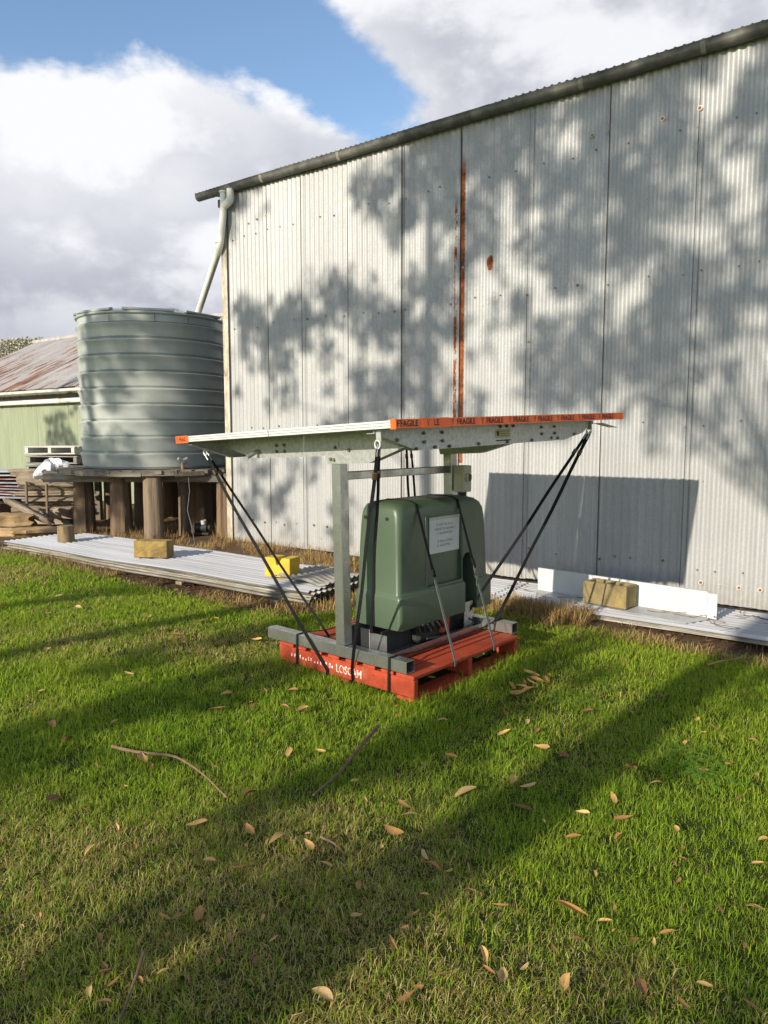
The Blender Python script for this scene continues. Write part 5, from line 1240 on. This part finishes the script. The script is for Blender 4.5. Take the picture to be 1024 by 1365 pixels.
Lpts += [(x / 2, 720 + y / 2) for x, y in ((118,118),(158,148),(50,132),(208,182),(190,172),(126,200),(258,235),(408,166),(428,245),(470,262),(488,274),(530,307),(540,215),(578,208),(683,270),(558,282),(395,210),(8,180),(5,285),(600,180),(345,368),(125,305))]
clus = [(512 + x / 2, 860 + y / 2) for x, y in ((365,100),(380,110),(400,98),(430,85),(355,118),(395,75),(345,100),(375,95),(410,90))]
special = {(512 + 107.5, 860 + 188): ('palest large leaf on the lawn, in the sun right of centre', 2), (512 + 247.5, 860 + 355): ('curved yellow leaf on the lawn at lower right', 4), (404, 944): ('broad tan leaf on the lawn just left of the pallet lettering', 0)}
rl_ = random.Random(21)
def put_leaf(x, y, mi, size, label, group=None, zup=.014):
    p = onz(x, y, .012)
    o = bpy.data.objects.new('fallen_leaf', LM[mi][rl_.randrange(8)]); COL.objects.link(o); zup += .012
    o.location = (p.x, p.y, zup + float(gz(np.array(p.x), np.array(p.y))) + .004)
    o.rotation_euler = (rl_.uniform(-.35, .35), rl_.uniform(-.25, .25), rl_.uniform(0, 6.28)); o.scale = (size, size, size)
    return tag(o, label, 'leaf', group)
HUE = ('tan', 'brown', 'pale buff', 'dark brown')
def lawn_leaf(x, y, mi, size):                      # labelled by its colour and the landmark nearest to it
    if y < 900: where = 'beside the pallet\'s right side' if x > 600 else ('on the lawn left of the pallet' if x > 200 else 'on the lawn near the left sheet stack')
    elif y < 1060: where = 'around the long curved stick' if x < 330 else ('between pallet and bark strip' if x < 560 else ('in the light band below the pallet' if x < 760 else 'near the clover at right'))
    elif y < 1200: where = 'on the drier grass at left' if x < 400 else ('in the broad trunk shadow' if x < 700 else 'on the sunlit grass at right')
    else: where = 'by the stick at the bottom left' if x < 340 else ('at the bottom centre of the lawn' if x < 680 else 'at the bottom right of the lawn')
    sz = 'tiny ' if size < .034 else ''
    return put_leaf(x, y, mi, size, '%s%s dry leaf %s' % (sz, HUE[mi], where), '%s%s leaves %s' % (sz, HUE[mi], where))
for (x, y) in Lpts:
    d_ = onz(x, y).length
    hit = None
    for k, v in special.items():
        if abs(k[0] - x) < 2 and abs(k[1] - y) < 2: hit = v
    if hit: put_leaf(x, y, hit[1], .115, hit[0])
    else:
        mi = rl_.choice((0, 0, 0, 1, 1, 1, 2, 3)); lawn_leaf(x, y, mi, rl_.uniform(.040, .080) * (1 + .035 * d_) * (.85 if y > 1130 else 1.08))
for _ in range(100):                                 # small scraps between the larger leaves
    x, y = rl_.uniform(20, 1010), 880 + 460 * rl_.random() ** 1.25
    lawn_leaf(x, y, rl_.choice((0, 1, 1, 3)), rl_.uniform(.018, .044))
for i, (x, y) in enumerate(clus): put_leaf(x, y, rl_.choice((0, 4, 1)), rl_.uniform(.09, .12), 'golden-brown leaf in the small heap right of the pallet', 'heap of leaves right of the pallet', .012 + .006 * (i % 3))
# sticks
def stick(pts, r, label, m='stick', name='stick'):
    P_ = [onz(x, y, .02) + Vector((0, 0, .006 * random.uniform(-1, 1.5))) for x, y in pts]
    P_ = bend(P_, .2, 3) if len(P_) > 2 else P_
    rs = [r * (1 - .55 * i / (len(P_) - 1)) for i in range(len(P_))]
    tag(recenter(MB().tube(P_, rs, 7).build(name, m, None, smooth=True)), label, 'stick')
stick([(150, 995), (185, 1004), (232, 1006), (268, 1028), (303, 1062)], .008, 'long thin curved stick lying on the lawn at left')
stick([(503, 968), (478, 1000), (452, 1030), (418, 1060)], .011, 'dark bark strip lying across the lawn below the pallet', name='bark_strip')
stick([(192, 1270), (182, 1305), (158, 1362)], .007, 'stick lying on the grass at the bottom left')
stick([(437, 1072), (434, 1090), (430, 1113)], .004, 'short thin twig pointing up the lawn below the bark strip', name='twig')
stick([(428, 1116), (445, 1126), (459, 1139)], .005, 'short stubby twig below the bark strip', name='twig')
stick([(945, 887), (962, 880), (987, 876)], .006, 'pale dry stem near the dirt edge at right', 'straw' if False else 'timber2', name='dry_stem')
# twigs lying on the right-hand sheets
for k in range(12):
    c = Vector(S(4.02 + random.uniform(-.35, .30), -.80 + random.uniform(-.22, .2), .092)); a = random.uniform(0, 6.28); L_ = random.uniform(.10, .30)
    P_ = [c + Vector((math.cos(a + j * random.uniform(-.15, .25)) * L_ * j / 4, math.sin(a) * L_ * j / 4, .004 + .012 * random.random())) for j in range(5)]
    tag(recenter(MB().tube(P_, [.004, .0038, .003, .0025, .0015], 5).build('twig', 'stick', None, smooth=True)), 'dry twig in the tangle on the sheets at the right edge', 'twig', 'tangle of twigs on the right-hand sheets')
for k, (s0, t0) in enumerate(((2.55, -.93), (2.7, -.86), (3.35, -.95), (3.45, -.9), (3.55, -.93), (2.1, -.8), (1.95, -.75))):
    c = Vector(S(s0, t0, .09)); a = WA + random.uniform(-.5, .5); L_ = random.uniform(.12, .24)
    P_ = [c + Vector((math.cos(a) * L_ * j / 3, math.sin(a + j * .1) * L_ * j / 3, .004 + .006 * random.random())) for j in range(4)]
    tag(recenter(MB().tube(P_, [.004, .0035, .003, .002], 5).build('twig', 'stick', None, smooth=True)), 'single dry twig on the sheets around the mossy block', 'twig', 'single twigs around the mossy block')

# ------------------------------------------------------------------ gum trees standing behind the camera; their crowns and trunks throw the dappled shade
cells = []                                          # (shaded point, half width across, half height, density)
def grid(x0, y0, dx, dy, rows, hit, sx=1.):
    for j, row in enumerate(rows):
        for i, ch_ in enumerate(row):
            if ch_ in 'Dm':
                p = hit(x0 + (i + .5) * dx, y0 + (j + .5) * dy)
                q = hit(x0 + (i + 1.5) * dx, y0 + (j + .5) * dy); r_ = hit(x0 + (i + .5) * dx, y0 + (j + 1.5) * dy)
                cells.append((p, q - p, r_ - p, 1.15 if ch_ == 'D' else .38))
wh = lambda x, y: wallpt(x, y)
grid(280, 160, 38, 30, ['......LDDD', '.....LmDDD', '.mLLLmDDDD', 'DmLLLDmDDD', 'mLLLLLDmDD', 'mLLLLLmLmD', '.LLLLLLLDL', 'LLLmDmLDDL', 'LDDDDDDmmL'], wh)
grid(280, 430, 38, 30, ['LDDDLDDDDL', 'LmDLmLmDLm', 'LLmLmDDmmL', 'mLmLLmDDmm', 'LLLLDDmmmm', 'LLLLLLLLLL', '.mmm.LLLLL', '.mm..LLLLL', '.mmLmLLLLL', '.LLLmLLLLL'], wh)
grid(660, 40, 38, 30, ['..........', '......DDLD', '...DDDDmmD', 'DDDDDDmLDD', 'DDLDDDDLDm', 'DDmDDmDDLm', 'DDDDDDmmLm', 'LDDDDDDDLm', 'LmDDDDmLmD', 'mDDDDDLLDL'], wh)
grid(660, 340, 38, 30, ['LmDDDmDDL', 'mLDmLDDDD', 'DmLDLDDDD', 'LDDmDDDDm', 'LDDDDDDLL', 'LDDDDDDmm', 'LDDDmDmmL', 'LmmLLmmDL', 'LLLLLmLmm', 'LLLLLLLLm'], wh)
grid(1024, 40, 50, 50, ['DDDD', 'mDDD', 'DDmD', 'DDDD', 'DmDD', 'DDDD', 'DDDm', 'mDDD', 'DDDD', 'DDDD', 'DDDD'], wh)
def tank_hit(x, y): return atY(x, y, 11.3)
grid(100, 420, 34, 28, ['mmDDDD', 'LDDmDD', 'mDDDmD', 'DLDLLD', 'mLDLLm', 'mLLLDD', 'DLLLmD'], tank_hit)
grid(0, 450, 34, 30, ['LLL', 'LLm', 'LLm', 'DDL', 'DmD', 'DDm', 'LDm'], lambda x, y: atY(x, y, 17.5))
grid(130, 640, 32, 25, ['.mDDDD', '.mDDDD', '.DDDDD'], lambda x, y: atY(x, y, 12.4))
gh = lambda x, y: onz(x, y)
sdir = Vector((math.cos(SUN_AZ), math.sin(SUN_AZ), 0)); perp = Vector((-math.sin(SUN_AZ), math.cos(SUN_AZ), 0))
def lawn_band(x, y, k0, k1, hw, dens, step=.30, gap=.0, drift=0.):
    p0_ = onz(x, y); k = k0; rb = random.Random(int(x * 7 + y))
    while k < k1:
        if rb.random() >= gap: cells.append((p0_ + sdir * k + perp * (drift * k + rb.uniform(-.15, .15) * hw), perp * 2 * hw, sdir * step, dens))
        k += step
lawn_band(540, 985, -1.2, 2.2, .10, 1.9, drift=.06)            # thin limb just below the pallet
lawn_band(600, 985, -.3, 1.6, .05, 1.2, gap=.1)
lawn_band(225, 1240, -.4, .5, .07, 1.3, gap=.2)                # lower left
lawn_band(60, 1290, -.5, .5, .07, 1.4)
lawn_band(150, 960, -1.2, 1.8, .24, 1.3, gap=.12)                # broad patch left of the pallet
lawn_band(320, 850, -.9, 1.2, .14, 1.4, gap=.15)
lawn_band(20, 1060, -.8, .6, .13, .8)
lawn_band(70, 800, -1.2, 1.0, .16, .7, gap=.2)
lawn_band(960, 945, -.8, 1.2, .07, .7, gap=.25)
lawn_band(880, 1330, -.3, .3, .04, .6); lawn_band(1000, 1330, -.3, .4, .04, .7)
# each shaded cell gets a clump of gum leaves where its sun ray crosses the crowns
perp = Vector((-math.sin(SUN_AZ), math.cos(SUN_AZ), 0)); back = -SUN_DIR
upv = SUN_DIR.cross(perp).normalized()
rc = random.Random(77); LV = []; LC = []; clumps = []
TREES = [(-1.55, 'tallest', .25), (2.5, 'leaning', .20), (6.2, 'outer', .18)]
def tplane(p): return (Vector((p.x, p.y, 0)) - WC).dot(NRM)
for (p, a, c, dn) in cells:
    tt = -13.6 + rc.uniform(-1.5, 1.5)
    k = (tplane(p) - tt) / SUN_DIR.dot(NRM)
    q = p + back * k
    # cell footprint seen along the sun
    w1 = abs(a.dot(perp)) + abs(c.dot(perp)); h1 = abs(a.dot(upv)) + abs(c.dot(upv))
    w1 = max(w1, .10); h1 = max(h1, .06)
    area = w1 * h1
    nlv = int(min(260, max(4, dn * 3.0 * area / .0024))) if area < .6 else int(dn * 240)
    clumps.append((q, w1, h1))
    per = 14
    for _ in range(max(1, nlv // per)):
        o0 = q + perp * rc.uniform(-w1, w1) * .55 + upv * rc.uniform(-h1, h1) * .55 + back * rc.gauss(0, .25)
        for _k in range(per): LV.append(o0 + Vector((rc.gauss(0, .06), rc.gauss(0, .06), rc.gauss(0, .06))))
LV = np.array([tuple(v) for v in LV]); nlv = len(LV)
A_ = rng.normal(0, 1, (nlv, 3)); A_[:, 2] -= .6; A_ /= np.linalg.norm(A_, axis=1)[:, None]; B_ = np.cross(A_, rng.normal(0, 1, (nlv, 3))); B_ /= np.linalg.norm(B_, axis=1)[:, None]
ll = rng.uniform(.055, .095, (nlv, 1)); ww = ll * .34
VL = np.stack([LV - A_ * ll, LV + B_ * ww, LV + A_ * ll, LV - B_ * ww], 1)
lat = LV @ np.array(perp)
print('tree leaves', nlv, 'lat', lat.min(), lat.max())
cuts = [-1e9, 4.2, 8.0, 1e9]
g0 = rng.random((nlv, 1)); LCo = np.ones((nlv, 4, 4)); LCo[:, :, :3] = (np.array([.055, .085, .035]) * g0 + np.array([.09, .11, .05]) * (1 - g0))[:, None]
# trunk positions: the right-hand trunk's shadow is the broad band across the lawn
band = onz(700, 1050); tb = [band, wallpt(572, 400), tank_hit(130, 520)]
TLAB = ['big gum tree whose trunk shadow falls across the lawn', 'gum tree shading the middle of the wall', 'gum tree shading the water tank']
for i in range(3):
    P_ = tb[i]; k = (tplane(P_) + 13.6) / SUN_DIR.dot(NRM); q = P_ + back * k; basep = Vector((q.x, q.y, 0))
    t = thing('gum_tree', Matrix.Translation(basep), TLAB[i], 'tree', 'gum trees behind the camera')
    r0 = (.235, .13, .15)[i]; Ht = (6.2, 9.0, 8.0)[i]
    pts = [basep + Vector((.10 * math.sin(z * .7 + i), .10 * math.cos(z * .5 + i), z)) for z in [-.1] + [Ht * j / 8 for j in range(1, 9)]]
    MB().tube(pts, [r0 * (1.15 - .75 * j / 8) for j in range(9)], 12).build('trunk', 'bark', t, smooth=True)
    m = (lat > cuts[i]) & (lat <= cuts[i + 1]); vv = VL[m].reshape(-1, 3) - np.array(basep); k_ = int(m.sum())
    if k_:
        cr = raw('crown', vv, np.full(k_, 4), np.arange(k_ * 4), 'gum_leaf', LCo[m].reshape(-1, 4)); cr.parent = t
    mine = [c for c in clumps if cuts[i] < Vector(c[0]).dot(perp) <= cuts[i + 1]]
    mine = mine[::9]
    for (c, w1, h1) in mine:
        zb = max(1.8, min(Ht * .9, c.z - .8)); j = zb / Ht; a = basep + Vector((.10 * math.sin(zb * .7 + i), .10 * math.cos(zb * .5 + i), zb))
        mid = a.lerp(c, .5) + Vector((0, 0, .25))
        MB().tube([a, mid, c], [.022, .016, .007], 5).build('limb', 'bark', t, smooth=True)
SC.cycles.use_denoising = True
